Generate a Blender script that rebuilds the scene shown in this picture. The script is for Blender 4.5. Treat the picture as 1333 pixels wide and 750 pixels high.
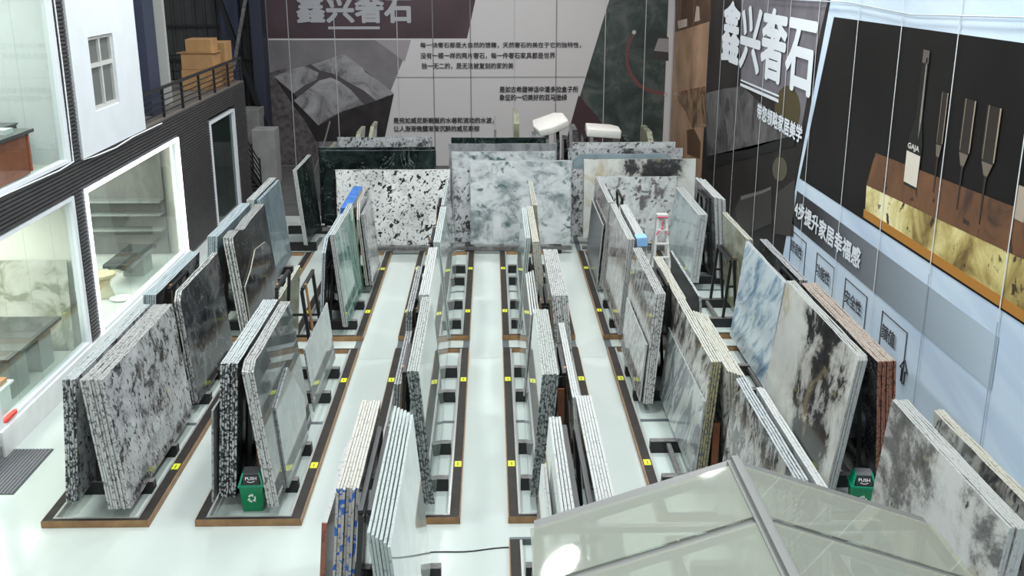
import bpy, bmesh, math, random
from mathutils import Vector, Matrix
random.seed(7)
for o in list(bpy.data.objects): bpy.data.objects.remove(o, do_unlink=True)
SC = bpy.context.scene
COL = SC.collection
R = math.radians

# ------------------------------------------------------------------ camera
CAMH, TILT, YAW, FPX = 6.8, R(17.2), R(1.14), 1374.0
cd = bpy.data.cameras.new('camera'); cam = bpy.data.objects.new('camera', cd); COL.objects.link(cam)
cam.location = (0, 0, CAMH); cam.rotation_euler = (R(90) - TILT, 0, -YAW)
cd.sensor_width = 36; cd.lens = 36 * FPX / 1333; cd.clip_end = 200
SC.camera = cam

# ------------------------------------------------------------------ world, lamps, exposure
w = bpy.data.worlds.new('hall_ambience'); SC.world = w; w.use_nodes = True
w.node_tree.nodes['Background'].inputs[0].default_value = (.80, .90, 1, 1)
w.node_tree.nodes['Background'].inputs[1].default_value = .33
SC.view_settings.view_transform = 'Standard'; SC.view_settings.look = 'None'
SC.view_settings.gamma = 1; SC.view_settings.use_curve_mapping = False
SC.view_settings.exposure = 0.0

def area(name, loc, sx, sy, energy, color=(1, 1, 1), rot=(0, 0, 0)):
    l = bpy.data.lights.new(name, 'AREA'); l.shape = 'DISK' if name.startswith('high') else 'RECTANGLE'; l.size = sx; l.size_y = sy
    l.energy = energy; l.color = color
    o = bpy.data.objects.new(name, l); COL.objects.link(o); o.location = loc; o.rotation_euler = rot
    return o
for lx in (-4.2, 0, 4.2):
    for ly in (4.5, 12.5, 20.5):
        area('high_bay_and_fill_light', (lx, ly, 10.5), 1.0, 1.0, {4.5: 190, 12.5: 325, 20.5: 370}[ly], (.95, 1, .985))
for lx in (-4.2, 0, 4.2): area('high_bay_and_fill_light', (lx, -4.5, 9.0), 1.0, 1.0, 330, (.97, 1, .99))  # fill row added behind the camera to brighten front-facing slab edges
for lx in (-2.4, 2.4): area('high_bay_and_fill_light', (lx, 29.5, 11), 1.0, 1.0, 330, (1, .985, .96))  # unseen pair added to brighten the back banner and rear piles
area('showroom_light', (-9.2, 14.6, 2.96), 2.5, 5, 300, (1, .99, .95))
area('showroom_light', (-9.2, 20.8, 2.96), 2.5, 4.6, 330, (1, .99, .94))
area('office_light', (-8.6, 14.6, 6.9), 2.2, 5, 150, (1, .98, .92))

# ------------------------------------------------------------------ rays: from the photo to a plane of the place
def ray(px, py):
    u = (px - 666.5) / FPX; v = (375 - py) / FPX
    fw = Vector((math.sin(YAW) * math.cos(TILT), math.cos(YAW) * math.cos(TILT), -math.sin(TILT)))
    rt = Vector((math.cos(YAW), -math.sin(YAW), 0)); up = rt.cross(fw)
    return fw + u * rt + v * up
def onX(px, py, x): r = ray(px, py); s = x / r.x; return (r.y * s, CAMH + r.z * s)
def onY(px, py, y): r = ray(px, py); s = y / r.y; return (r.x * s, CAMH + r.z * s)

# ------------------------------------------------------------------ materials
def new_mat(name):
    m = bpy.data.materials.new(name); m.use_nodes = True
    nt = m.node_tree; return m, nt, nt.nodes['Principled BSDF']
def plain(name, c, rough=.5, metal=0, spec=.5, emit=0, bump=0, noise=0, scale=20):
    m, nt, b = new_mat(name)
    b.inputs['Base Color'].default_value = (*c, 1); b.inputs['Roughness'].default_value = rough
    b.inputs['Metallic'].default_value = metal; b.inputs['Specular IOR Level'].default_value = spec
    if emit:
        b.inputs['Emission Color'].default_value = (*c, 1); b.inputs['Emission Strength'].default_value = emit
    if noise or bump:
        tc = nt.nodes.new('ShaderNodeTexCoord'); n = nt.nodes.new('ShaderNodeTexNoise')
        n.inputs['Scale'].default_value = scale; n.inputs['Detail'].default_value = 6
        nt.links.new(tc.outputs['Object'], n.inputs['Vector'])
        if noise:
            r = nt.nodes.new('ShaderNodeValToRGB')
            r.color_ramp.elements[0].color = (*[max(0, x * (1 - noise)) for x in c], 1); r.color_ramp.elements[0].position = .3
            r.color_ramp.elements[1].color = (*[min(1, x * (1 + noise * .6)) for x in c], 1); r.color_ramp.elements[1].position = .7
            nt.links.new(n.outputs['Fac'], r.inputs['Fac']); nt.links.new(r.outputs['Color'], b.inputs['Base Color'])
        if bump:
            bp = nt.nodes.new('ShaderNodeBump'); bp.inputs['Strength'].default_value = bump; bp.inputs['Distance'].default_value = .02
            nt.links.new(n.outputs['Fac'], bp.inputs['Height']); nt.links.new(bp.outputs['Normal'], b.inputs['Normal'])
    return m
def stone(name, cols, scale=2.5, detail=9, distort=.6, stretch=(1, 1, 1), rot=0, spots=None, veins=None, rough=.08, ior=1.55, wash=None, rough_n=.62, bias=(), spec=.5):
    """cols: [(pos,colour)...] ramp over fractal noise; spots: (colour, scale, lo, hi, stretch) over it; veins: (colour, scale, width)"""
    m, nt, b = new_mat(name); N = nt.nodes.new; L = nt.links.new
    tc = N('ShaderNodeTexCoord'); oi = N('ShaderNodeObjectInfo')
    mul = N('ShaderNodeMath'); mul.operation = 'MULTIPLY'; mul.inputs[1].default_value = 61.0; L(oi.outputs['Random'], mul.inputs[0])
    add = N('ShaderNodeVectorMath'); add.operation = 'ADD'; L(tc.outputs['Object'], add.inputs[0]); L(mul.outputs[0], add.inputs[1])
    def noise(sc, dt, ds, st, rt=0, ro=.62):
        mp = N('ShaderNodeMapping'); mp.vector_type = 'TEXTURE'; mp.inputs['Scale'].default_value = [1 / q for q in st]; mp.inputs['Rotation'].default_value = (rt, 0, 0); L(add.outputs[0], mp.inputs['Vector'])
        n = N('ShaderNodeTexNoise'); n.inputs['Scale'].default_value = sc; n.inputs['Detail'].default_value = dt
        n.inputs['Distortion'].default_value = ds; n.inputs['Roughness'].default_value = ro
        L(mp.outputs[0], n.inputs['Vector']); return n.outputs['Fac']
    r = N('ShaderNodeValToRGB'); el = r.color_ramp.elements
    while len(el) < len(cols): el.new(.5)
    for e, (p, c) in zip(el, cols): e.position = p; e.color = (*c, 1)
    fac = noise(scale, detail, distort, stretch, rot, rough_n)
    def mth(op, a, bb=None):
        q = N('ShaderNodeMath'); q.operation = op
        for k, v in enumerate((a, bb)):
            if v is None: continue
            if isinstance(v, (int, float)): q.inputs[k].default_value = v
            else: L(v, q.inputs[k])
        return q.outputs[0]
    if bias:                                   # (centre along the slab, half width, shift): where the stone's own pattern turns darker or paler
        sy = N('ShaderNodeSeparateXYZ'); L(tc.outputs['Object'], sy.inputs[0])
        for (y0, wd, am) in bias:
            g = mth('DIVIDE', mth('SUBTRACT', sy.outputs['Y'], y0), wd); g = mth('EXPONENT', mth('MULTIPLY', mth('MULTIPLY', g, g), -1.0))
            fac = mth('ADD', fac, mth('MULTIPLY', g, am))
    L(fac, r.inputs['Fac']); out = r.outputs['Color']
    def over(out, fac, c):
        mx = N('ShaderNodeMix'); mx.data_type = 'RGBA'; L(fac, mx.inputs['Factor']); L(out, mx.inputs[6]); mx.inputs[7].default_value = (*c, 1); return mx.outputs[2]
    def step(v, lo, hi, peak=1):
        q = N('ShaderNodeMapRange'); q.inputs['From Min'].default_value = lo; q.inputs['From Max'].default_value = hi; q.inputs['To Max'].default_value = peak
        L(v, q.inputs['Value']); return q.outputs[0]
    for wv in ([wash] if wash else []):
        c, sc, lo, hi = wv; out = over(out, step(noise(sc, 3, .8, (1, 1, 1)), lo, hi), c)
    if spots:
        for (c, sc, lo, hi, st) in spots: out = over(out, step(noise(sc, 7, .3, st, .5, .55), lo, hi), c)
    if veins:
        c, sc, wd = veins; v = noise(sc, 5, 1.2, (1, 1, 1))
        sb = N('ShaderNodeMath'); sb.operation = 'SUBTRACT'; sb.inputs[1].default_value = .5; L(v, sb.inputs[0])
        ab = N('ShaderNodeMath'); ab.operation = 'ABSOLUTE'; L(sb.outputs[0], ab.inputs[0]); out = over(out, step(ab.outputs[0], wd, 0, .8), c)
    L(out, b.inputs['Base Color']); b.inputs['Roughness'].default_value = rough; b.inputs['IOR'].default_value = ior; b.inputs['Specular IOR Level'].default_value = spec
    return m
def rim(name, c, dark, amount=.5, blue=False, front=None):
    """rough sawn edge: c flecked with dark; front=(c, dark, amount) where the short front edge looks different"""
    m, nt, b = new_mat(name); N = nt.nodes.new; L = nt.links.new
    tc = N('ShaderNodeTexCoord'); oi = N('ShaderNodeObjectInfo')
    mul = N('ShaderNodeMath'); mul.operation = 'MULTIPLY'; mul.inputs[1].default_value = 53.0; L(oi.outputs['Random'], mul.inputs[0])
    add = N('ShaderNodeVectorMath'); add.operation = 'ADD'; L(tc.outputs['Object'], add.inputs[0]); L(mul.outputs[0], add.inputs[1])
    def layer(c, dark, amount, sc):
        n = N('ShaderNodeTexNoise'); n.inputs['Scale'].default_value = sc; n.inputs['Detail'].default_value = 6; L(add.outputs[0], n.inputs['Vector'])
        r = N('ShaderNodeValToRGB'); r.color_ramp.elements[0].position = amount - .06; r.color_ramp.elements[0].color = (*dark, 1)
        r.color_ramp.elements[1].position = amount + .04; r.color_ramp.elements[1].color = (*c, 1); L(n.outputs['Fac'], r.inputs['Fac']); return r.outputs['Color']
    def mix(out, fac, col):
        mx = N('ShaderNodeMix'); mx.data_type = 'RGBA'; L(fac, mx.inputs['Factor']); L(out, mx.inputs[6])
        if isinstance(col, tuple): mx.inputs[7].default_value = (*col, 1)
        else: L(col, mx.inputs[7])
        return mx.outputs[2]
    out = layer(c, dark, amount, 22)
    sp = N('ShaderNodeSeparateXYZ'); L(tc.outputs['Object'], sp.inputs[0])
    d = N('ShaderNodeMath'); d.operation = 'LESS_THAN'; d.inputs[1].default_value = .02; L(sp.outputs['Y'], d.inputs[0])
    if front: out = mix(out, d.outputs[0], layer(*front, 24))
    if blue:
        n2 = N('ShaderNodeTexNoise'); n2.inputs['Scale'].default_value = 6; n2.inputs['Detail'].default_value = 2; n2.inputs['Distortion'].default_value = 1.8; L(add.outputs[0], n2.inputs['Vector'])
        a = N('ShaderNodeMapRange'); a.inputs['From Min'].default_value = .575; a.inputs['From Max'].default_value = .59; L(n2.outputs['Fac'], a.inputs['Value'])
        e = N('ShaderNodeMath'); e.operation = 'MULTIPLY'; L(a.outputs[0], e.inputs[0]); L(d.outputs[0], e.inputs[1]); out = mix(out, e.outputs[0], (.02, .12, .5))
    L(out, b.inputs['Base Color']); b.inputs['Roughness'].default_value = .55
    return m
def glass(name, tint, refl_rough=.02, haze=.0, haze_col=(.6, .65, .62)):
    m = bpy.data.materials.new(name); m.use_nodes = True; nt = m.node_tree; nt.nodes.clear(); N = nt.nodes.new; L = nt.links.new
    t = N('ShaderNodeBsdfTransparent'); t.inputs[0].default_value = (*tint, 1)
    g = N('ShaderNodeBsdfGlossy'); g.inputs['Roughness'].default_value = refl_rough
    f = N('ShaderNodeFresnel'); ge = N('ShaderNodeNewGeometry'); ir = N('ShaderNodeMapRange')
    ir.inputs['To Min'].default_value = 1.5; ir.inputs['To Max'].default_value = 1 / 1.5
    L(ge.outputs['Backfacing'], ir.inputs['Value']); L(ir.outputs[0], f.inputs[0])
    mx = N('ShaderNodeMixShader'); L(f.outputs[0], mx.inputs[0])
    if haze:
        d = N('ShaderNodeBsdfDiffuse'); d.inputs[0].default_value = (*haze_col, 1)
        h = N('ShaderNodeMixShader'); h.inputs[0].default_value = haze; L(t.outputs[0], h.inputs[1]); L(d.outputs[0], h.inputs[2]); L(h.outputs[0], mx.inputs[1])
    else: L(t.outputs[0], mx.inputs[1])
    L(g.outputs[0], mx.inputs[2]); o = N('ShaderNodeOutputMaterial'); L(mx.outputs[0], o.inputs[0]); return m

K = {}
K['floor'] = plain('white_epoxy', (.575, .63, .605), .16, noise=.05, scale=.5)
K['panel_floor'] = plain('white_rack_panel', (.55, .62, .595), .12)
K['wood'] = plain('brown_timber', (.34, .19, .085), .45, noise=.3, scale=6)
K['batten'] = plain('orange_timber', (.34, .17, .065), .55, noise=.3, scale=8)
K['ply'] = plain('red_plywood', (.25, .09, .04), .45, noise=.3, scale=5)
K['rail'] = plain('dark_rail', (.028, .024, .021), .5, spec=.2, noise=.4, scale=5)
K['lip'] = plain('silver_lip', (.55, .55, .53), .3, metal=.6)
K['black'] = plain('black_steel', (.012, .012, .013), .4)
K['worn'] = plain('worn_steel_top', (.16, .155, .15), .5, noise=.5, scale=10)
K['track'] = plain('grey_floor_track', (.11, .13, .14), .4)
K['yellow'] = plain('yellow_tag', (.75, .80, .02), .4)
K['ink'] = plain('black_ink', (.02, .02, .022), .5)
K['clad'] = plain('charcoal_cladding', (.055, .052, .054), .45, noise=.15, scale=3)
K['white'] = plain('white_paint', (.72, .75, .79), .55, noise=.04, scale=2)
K['wallin'] = plain('cream_wall', (.72, .71, .64), .6)
K['curb'] = plain('white_marble_curb', (.78, .79, .80), .3, noise=.06, scale=4)
K['navy'] = plain('navy_steel', (.035, .042, .075), .5)
K['darkmetal'] = plain('dark_siding', (.055, .052, .05), .6, noise=.15, scale=3)
K['concrete'] = plain('grey_concrete', (.22, .215, .21), .8, noise=.2, scale=3)
K['floor_in'] = plain('showroom_floor', (.55, .57, .54), .12)
K['glass'] = glass('clear_glass', (.90, .95, .93))
K['darkglass'] = glass('dark_green_glass', (.35, .48, .44), haze=.1, haze_col=(.12, .18, .16))
K['roofglass'] = glass('hazy_roof_glass', (.84, .875, .83), .03, haze=.42, haze_col=(.49, .505, .44))
K['alu'] = plain('grey_aluminium', (.17, .172, .166), .4)
K['led'] = plain('led_white', (.92, .97, 1), .5, emit=3.2)
K['cardboard'] = plain('cardboard', (.42, .24, .10), .75, noise=.12, scale=4)
K['tape'] = plain('brown_tape', (.33, .18, .07), .4)
K['foam'] = plain('white_wrapping', (.80, .78, .73), .6, bump=.5, scale=5)
K['green'] = plain('green_plastic', (.0, .24, .09), .3)
K['green2'] = plain('green_plastic_lid', (.0, .30, .15), .3)
K['greyflap'] = plain('grey_flap', (.16, .16, .17), .35)
K['pure'] = plain('white_print', (.85, .86, .86), .5)
K['mat'] = plain('grey_ribbed_mat', (.075, .08, .09), .85)
K['mat2'] = plain('mat_rib', (.16, .165, .175), .85)
K['leaf'] = plain('leaf_green', (.025, .12, .03), .45, noise=.4, scale=20)
K['pot'] = plain('pot_black', (.03, .03, .03), .5)
K['blue'] = plain('blue_film', (.06, .20, .58), .3, noise=.4, scale=8)
K['bluetape'] = plain('blue_tape', (.25, .48, .80), .4)
K['pink'] = plain('pink_tape', (.85, .10, .20), .5)
K['cable'] = plain('black_cable', (.02, .02, .02), .5)
K['red'] = plain('red_plastic', (.65, .06, .04), .4)
K['orange'] = plain('orange_lid', (.55, .22, .08), .4)
K['desk'] = plain('cherry_desk', (.28, .09, .045), .3, noise=.2, scale=4)
K['darktop'] = plain('dark_stone_top', (.05, .055, .055), .12)
K['greystone'] = plain('grey_stone_block', (.22, .235, .225), .3, noise=.15, scale=4)
K['beige'] = plain('beige_stool', (.55, .47, .30), .4)
K['screen'] = plain('pale_screen', (.35, .50, .62), .3, emit=.3)

G = (.60, .615, .62)
# stones seen on the broad faces
K['speckle'] = stone('black_speckled_granite', [(.38, (.03, .028, .033)), (.445, (.10, .097, .10)), (.485, (.40, .40, .41)), (.70, (.56, .57, .585))], 3.2, 12, .5, (1, 1, 1), rough_n=.76,
                     spots=[((.04, .036, .04), 15, .585, .615, (1, 1.2, .6))], wash=((.57, .585, .60), 1.2, .50, .72))
K['darkspeck'] = stone('dark_speckled_granite', [(.40, (.035, .033, .036)), (.48, (.11, .105, .105)), (.52, (.36, .355, .34)), (.72, (.52, .515, .50))], 3.6, 12, .5, (1, 1.2, .8), rough_n=.76,
                       spots=[((.03, .028, .03), 12, .58, .61, (1, 1.2, .6))])
K['slate'] = stone('smooth_slate', [(.35, (.05, .055, .062)), (.55, (.07, .076, .084)), (.8, (.10, .106, .115))], 2, 6, .4, rough=.25, spec=.3)
K['speckle2'] = stone('grey_speckled_granite', [(.38, (.10, .095, .095)), (.47, (.30, .29, .285)), (.54, (.46, .455, .45)), (.75, (.56, .555, .545))], 4, 10, .5, (1, 2.2, .8), .5,
                      spots=[((.09, .07, .08), 8, .57, .63, (1, 2, .6))], rough=.06)
K['browngrey'] = stone('brown_grey_granite', [(.36, (.12, .10, .10)), (.47, (.30, .27, .26)), (.55, (.44, .42, .41)), (.75, (.55, .54, .53))], 6, 10, .5, (1, 1.6, .7), .5,
                       spots=[((.13, .09, .09), 13, .56, .64, (1, 2, .6))], rough=.09)
K['patchy'] = stone('grey_green_patchy_marble', [(.40, (.16, .18, .20)), (.475, (.25, .28, .30)), (.50, (.48, .53, .50)), (.75, (.55, .60, .56))], 1.5, 10, .9, (1, 1.5, .6), .5,
                    spots=[((.20, .215, .24), 6, .58, .62, (1, 2, .6))], rough=.14, rough_n=.68)
K['speckbeige'] = stone('beige_black_speckled_granite', [(.37, (.07, .065, .065)), (.46, (.26, .25, .24)), (.52, (.47, .465, .43)), (.75, (.57, .56, .52))], 3.2, 10, .7, (1, 1.2, .7), .5,
                        spots=[((.05, .045, .05), 6, .58, .63, (1, 2, .6))], rough=.08)
K['white_spk'] = stone('white_black_spotted_granite', [(.36, (.50, .49, .48)), (.50, (.66, .66, .65)), (.75, (.74, .74, .73))], 2, 6, .4,
                       spots=[((.02, .02, .022), 9, .58, .595, (1, 1, .7)), ((.10, .10, .10), 17, .585, .61, (1, 1, 1))], wash=((.76, .76, .75), .9, .56, .64), rough=.12)
K['cloud'] = stone('blue_grey_cloud_marble', [(.32, (.12, .15, .155)), (.44, (.27, .305, .31)), (.49, (.44, .46, .47)), (.56, (.56, .58, .59)), (.8, (.70, .71, .72))], 1.6, 12, .5, (1, 1, 1.3), rough_n=.70,
                   spots=[((.09, .15, .14), 2.4, .60, .66, (1, 1, 1.6))], rough=.12)
K['ltspeck'] = stone('pale_speckled_granite', [(.38, (.15, .14, .14)), (.45, (.46, .47, .47)), (.6, (.60, .63, .62)), (.8, (.68, .70, .69))], 3, 10, .8,
                     spots=[((.14, .11, .11), 9, .56, .62, (1, 1, .7))], rough=.15)
K['blackbeige'] = stone('black_and_beige_marble', [(.30, (.02, .02, .022)), (.435, (.05, .048, .048)), (.455, (.25, .245, .24)), (.50, (.44, .43, .40)), (.57, (.60, .60, .57)), (.8, (.68, .70, .68))], 1.5, 12, .3, (1, .9, .8), rough_n=.7,
                        bias=((1.05, .5, -.11), (2.6, .7, .12), (.0, .3, .10)), wash=((.48, .40, .24), 1.1, .56, .76), rough=.10)
K['panda'] = stone('white_grey_cloud_marble', [(.30, (.05, .047, .045)), (.43, (.17, .165, .16)), (.47, (.36, .35, .34)), (.50, (.52, .51, .49)), (.56, (.62, .615, .60)), (.8, (.68, .68, .67))], 1.1, 13, .25, (1, .8, 1), rough_n=.71,
                   bias=((.9, .8, .05), (2.3, .5, -.05)), wash=((.42, .36, .27), 1.3, .62, .80), spots=[((.05, .05, .05), 4, .66, .70, (1, 1, .7))], rough=.14)
K['blueonyx'] = stone('blue_white_onyx', [(.34, (.16, .26, .38)), (.44, (.34, .46, .56)), (.52, (.60, .70, .75)), (.8, (.74, .82, .85))], 1.3, 7, .5, (1, 1.0, 3.2), -.75, rough=.12)
K['greenonyx'] = stone('green_marble', [(.34, (.03, .09, .08)), (.46, (.10, .24, .20)), (.58, (.28, .42, .37)), (.8, (.46, .55, .50))], 1.4, 8, .9, (1, 2.2, .6), .2, rough=.06)
K['darkgrey'] = stone('dark_grey_marble', [(.35, (.012, .012, .014)), (.5, (.035, .036, .04)), (.62, (.10, .105, .11)), (.85, (.22, .225, .235))], 1.5, 9, 1.4, veins=((.22, .23, .24), 1.2, .008), rough=.10, ior=1.4, spec=.3)
K['black_m'] = stone('black_marble', [(.4, (.006, .007, .008)), (.62, (.016, .018, .019)), (.85, (.09, .095, .10))], 1.8, 9, 1, veins=((.14, .15, .15), 1.0, .006), rough=.2, ior=1.35, spec=.12)
K['blackgreen'] = stone('black_green_marble', [(.4, (.006, .009, .009)), (.62, (.02, .032, .03)), (.85, (.07, .10, .09))], 2.2, 9, 1, veins=((.20, .24, .23), .8, .006), rough=.2, ior=1.35, spec=.12)
K['bluegrey'] = stone('blue_grey_stone', [(.35, (.15, .20, .225)), (.5, (.21, .275, .30)), (.8, (.30, .36, .38))], 2, 8, .6, rough=.10)
K['palegreen'] = stone('pale_grey_green_stone', [(.35, (.29, .34, .33)), (.5, (.36, .41, .40)), (.8, (.46, .50, .48))], 2, 7, .5, rough=.05, ior=1.6)
K['beigegreen'] = stone('beige_green_stone', [(.35, (.20, .20, .13)), (.5, (.30, .31, .22)), (.8, (.42, .42, .33))], 2, 8, .8, (1, 1, .6),
                        spots=[((.14, .13, .09), 5, .58, .66, (1, 1, 1))], rough=.15)
K['polwhite'] = stone('polished_pale_stone', [(.35, (.50, .55, .535)), (.55, (.58, .63, .61)), (.8, (.66, .70, .68))], 1.6, 6, .5, rough=.025, ior=1.9)
K['poldark'] = stone('polished_grey_stone', [(.35, (.10, .115, .115)), (.55, (.16, .18, .18)), (.8, (.24, .265, .26))], 1.6, 7, .6, rough=.025, ior=2.0)
K['darkgreen'] = stone('polished_dark_green_stone', [(.35, (.10, .13, .12)), (.5, (.25, .30, .28)), (.8, (.38, .44, .41))], 2, 8, .6, rough=.025, ior=2.0)
K['glassy'] = stone('glassy_pale_blue_stone', [(.35, (.30, .38, .39)), (.5, (.40, .48, .49)), (.8, (.52, .59, .59))], 1.2, 7, .7, (1, 1.8, .6), .3, rough=.04, ior=1.8)
K['brown'] = stone('red_brown_stone', [(.35, (.14, .045, .025)), (.55, (.24, .09, .05)), (.8, (.34, .15, .09))], 3, 8, .5, rough=.15)
K['greyveil'] = stone('mid_grey_stone', [(.35, (.16, .16, .165)), (.5, (.24, .24, .25)), (.8, (.36, .36, .37))], 5, 9, .5, (1, 1, .6), rough=.1)
# rims
K['r_white'] = rim('rough_white_edge', (.44, .45, .445), (.29, .29, .29), .41)
K['r_pale'] = rim('pale_green_edge', (.40, .45, .44), (.26, .30, .30), .41)
K['r_spk'] = rim('speckled_edge', (.38, .38, .375), (.16, .16, .16), .45, front=((.56, .56, .55), (.14, .14, .14), .44))
K['r_dark'] = rim('dark_speckled_edge', (.40, .43, .44), (.20, .22, .23), .43, front=((.52, .53, .53), (.02, .02, .025), .52))
K['r_mid'] = rim('grey_flecked_edge', (.50, .50, .49), (.12, .12, .12), .47)
K['r_beige'] = rim('beige_edge', (.43, .42, .36), (.24, .22, .18), .42)
K['r_blue'] = rim('cream_edge_blue_marks', (.47, .45, .41), (.31, .285, .24), .41, blue=True)
K['r_bgrey'] = rim('pale_blue_edge', (.36, .42, .45), (.20, .25, .27), .42)
K['r_black'] = rim('wet_edge', (.34, .36, .345), (.18, .19, .18), .44, front=((.30, .33, .325), (.04, .05, .05), .49))
K['r_red'] = rim('red_brown_edge', (.36, .30, .26), (.20, .15, .12), .42, front=((.30, .12, .075), (.09, .03, .02), .46))
K['r_brown'] = rim('brown_front_edge', (.50, .52, .52), (.3, .3, .3), .4, front=((.28, .10, .06), (.14, .05, .03), .40))
K['r_yellow'] = rim('yellow_grey_edge', (.50, .49, .43), (.25, .24, .21), .42, front=((.42, .38, .20), (.13, .15, .17), .47))
K['r_grey'] = rim('grey_edge', (.34, .35, .36), (.14, .14, .15), .45)

# ------------------------------------------------------------------ mesh helpers
class MB:
    def __init__(s): s.v = []; s.f = []; s.m = []; s.mats = []
    def mi(s, mat):
        if mat not in s.mats: s.mats.append(mat)
        return s.mats.index(mat)
    def add(s, vs, fs, mat):
        b = len(s.v); s.v += [tuple(v) for v in vs]; k = s.mi(mat)
        for f in fs: s.f.append(tuple(b + i for i in f)); s.m.append(k)
        return s
    def box(s, x0, x1, y0, y1, z0, z1, mat, top=None):
        vs = [(x0, y0, z0), (x1, y0, z0), (x1, y1, z0), (x0, y1, z0), (x0, y0, z1), (x1, y0, z1), (x1, y1, z1), (x0, y1, z1)]
        s.add(vs, [(0, 3, 2, 1), (0, 1, 5, 4), (1, 2, 6, 5), (2, 3, 7, 6), (3, 0, 4, 7)], mat)
        b = len(s.v) - 8; s.f.append((b + 4, b + 5, b + 6, b + 7)); s.m.append(s.mi(top or mat)); return s
    def bar(s, p, q, wd, ht, mat, up=(0, 0, 1)):
        p = Vector(p); q = Vector(q); d = (q - p).normalized(); u = Vector(up)
        if abs(d.dot(u)) > .98: u = Vector((0, 1, 0))
        a = d.cross(u).normalized(); c = a.cross(d)
        vs = [e + a * (i * wd / 2) + c * (j * ht / 2) for e in (p, q) for i, j in ((-1, -1), (1, -1), (1, 1), (-1, 1))]
        return s.add(vs, [(3, 2, 1, 0), (4, 5, 6, 7), (0, 1, 5, 4), (1, 2, 6, 5), (2, 3, 7, 6), (3, 0, 4, 7)], mat)
    def prism(s, pts, d, mat, rimmat=None):
        d = Vector(d); n = len(pts); a = [Vector(p) for p in pts]
        s.add(a + [p + d for p in a], [tuple(range(n - 1, -1, -1)), tuple(range(n, 2 * n))], mat)
        b = len(s.v) - 2 * n; k = s.mi(rimmat or mat)
        for i in range(n):
            j = (i + 1) % n; s.f.append((b + i, b + j, b + n + j, b + n + i)); s.m.append(k)
        return s
    def tube(s, pts, r, mat, seg=8):
        pts = [Vector(p) for p in pts]; n = len(pts); vs = []
        for i, p in enumerate(pts):
            d = (pts[min(i + 1, n - 1)] - pts[max(i - 1, 0)]).normalized()
            u = Vector((0, 0, 1)) if abs(d.z) < .9 else Vector((1, 0, 0)); a = d.cross(u).normalized(); c = a.cross(d)
            rr = r[i] if isinstance(r, (list, tuple)) else r
            vs += [p + (a * math.cos(t) + c * math.sin(t)) * rr for t in [2 * math.pi * k / seg for k in range(seg)]]
        fs = [(i * seg + k, i * seg + (k + 1) % seg, (i + 1) * seg + (k + 1) % seg, (i + 1) * seg + k) for i in range(n - 1) for k in range(seg)]
        fs += [tuple(range(seg - 1, -1, -1)), tuple(range((n - 1) * seg, n * seg))]
        return s.add(vs, fs, mat)
    def lathe(s, prof, c, mat, seg=20):
        return s.tube([(c[0], c[1], c[2] + z + i * 1e-5) for i, (r, z) in enumerate(prof)], [max(r, .001) for r, z in prof], mat, seg)
    def build(s, name, parent=None, loc=None, rot=None, bevel=0, smooth=False):
        me = bpy.data.meshes.new(name); me.from_pydata(s.v, [], s.f)
        for m in s.mats: me.materials.append(m)
        me.polygons.foreach_set('material_index', s.m); me.update()
        bm = bmesh.new(); bm.from_mesh(me); bmesh.ops.recalc_face_normals(bm, faces=bm.faces)
        if bevel: bmesh.ops.bevel(bm, geom=list(bm.edges), offset=bevel, segments=2, affect='EDGES', profile=.5)
        bm.to_mesh(me); bm.free()
        if smooth:
            for p in me.polygons: p.use_smooth = True
        o = bpy.data.objects.new(name, me); COL.objects.link(o)
        if parent: o.parent = parent
        if loc is not None: o.location = loc
        if rot is not None: o.rotation_euler = rot
        return o
def tag(o, label, cat, group=None, kind=None):
    o['label'] = label; o['category'] = cat
    if group: o['group'] = group
    if kind: o['kind'] = kind
    return o
def thing(name, label, cat, loc=(0, 0, 0), rz=0, group=None):
    o = bpy.data.objects.new(name, None); COL.objects.link(o); o.location = loc; o.rotation_euler = (0, 0, rz); o.empty_display_size = .1
    return tag(o, label, cat, group)
def struct(o): o['kind'] = 'structure'; return o
def copy_tree(src, loc, rz=None):
    r = src.copy(); COL.objects.link(r); r.location = loc
    if rz is not None: r.rotation_euler = (0, 0, rz)
    for ch in list(src.children):
        c = ch.copy(); COL.objects.link(c); c.parent = r
        for g in ch.children:
            d = g.copy(); COL.objects.link(d); d.parent = c
    return r

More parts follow.
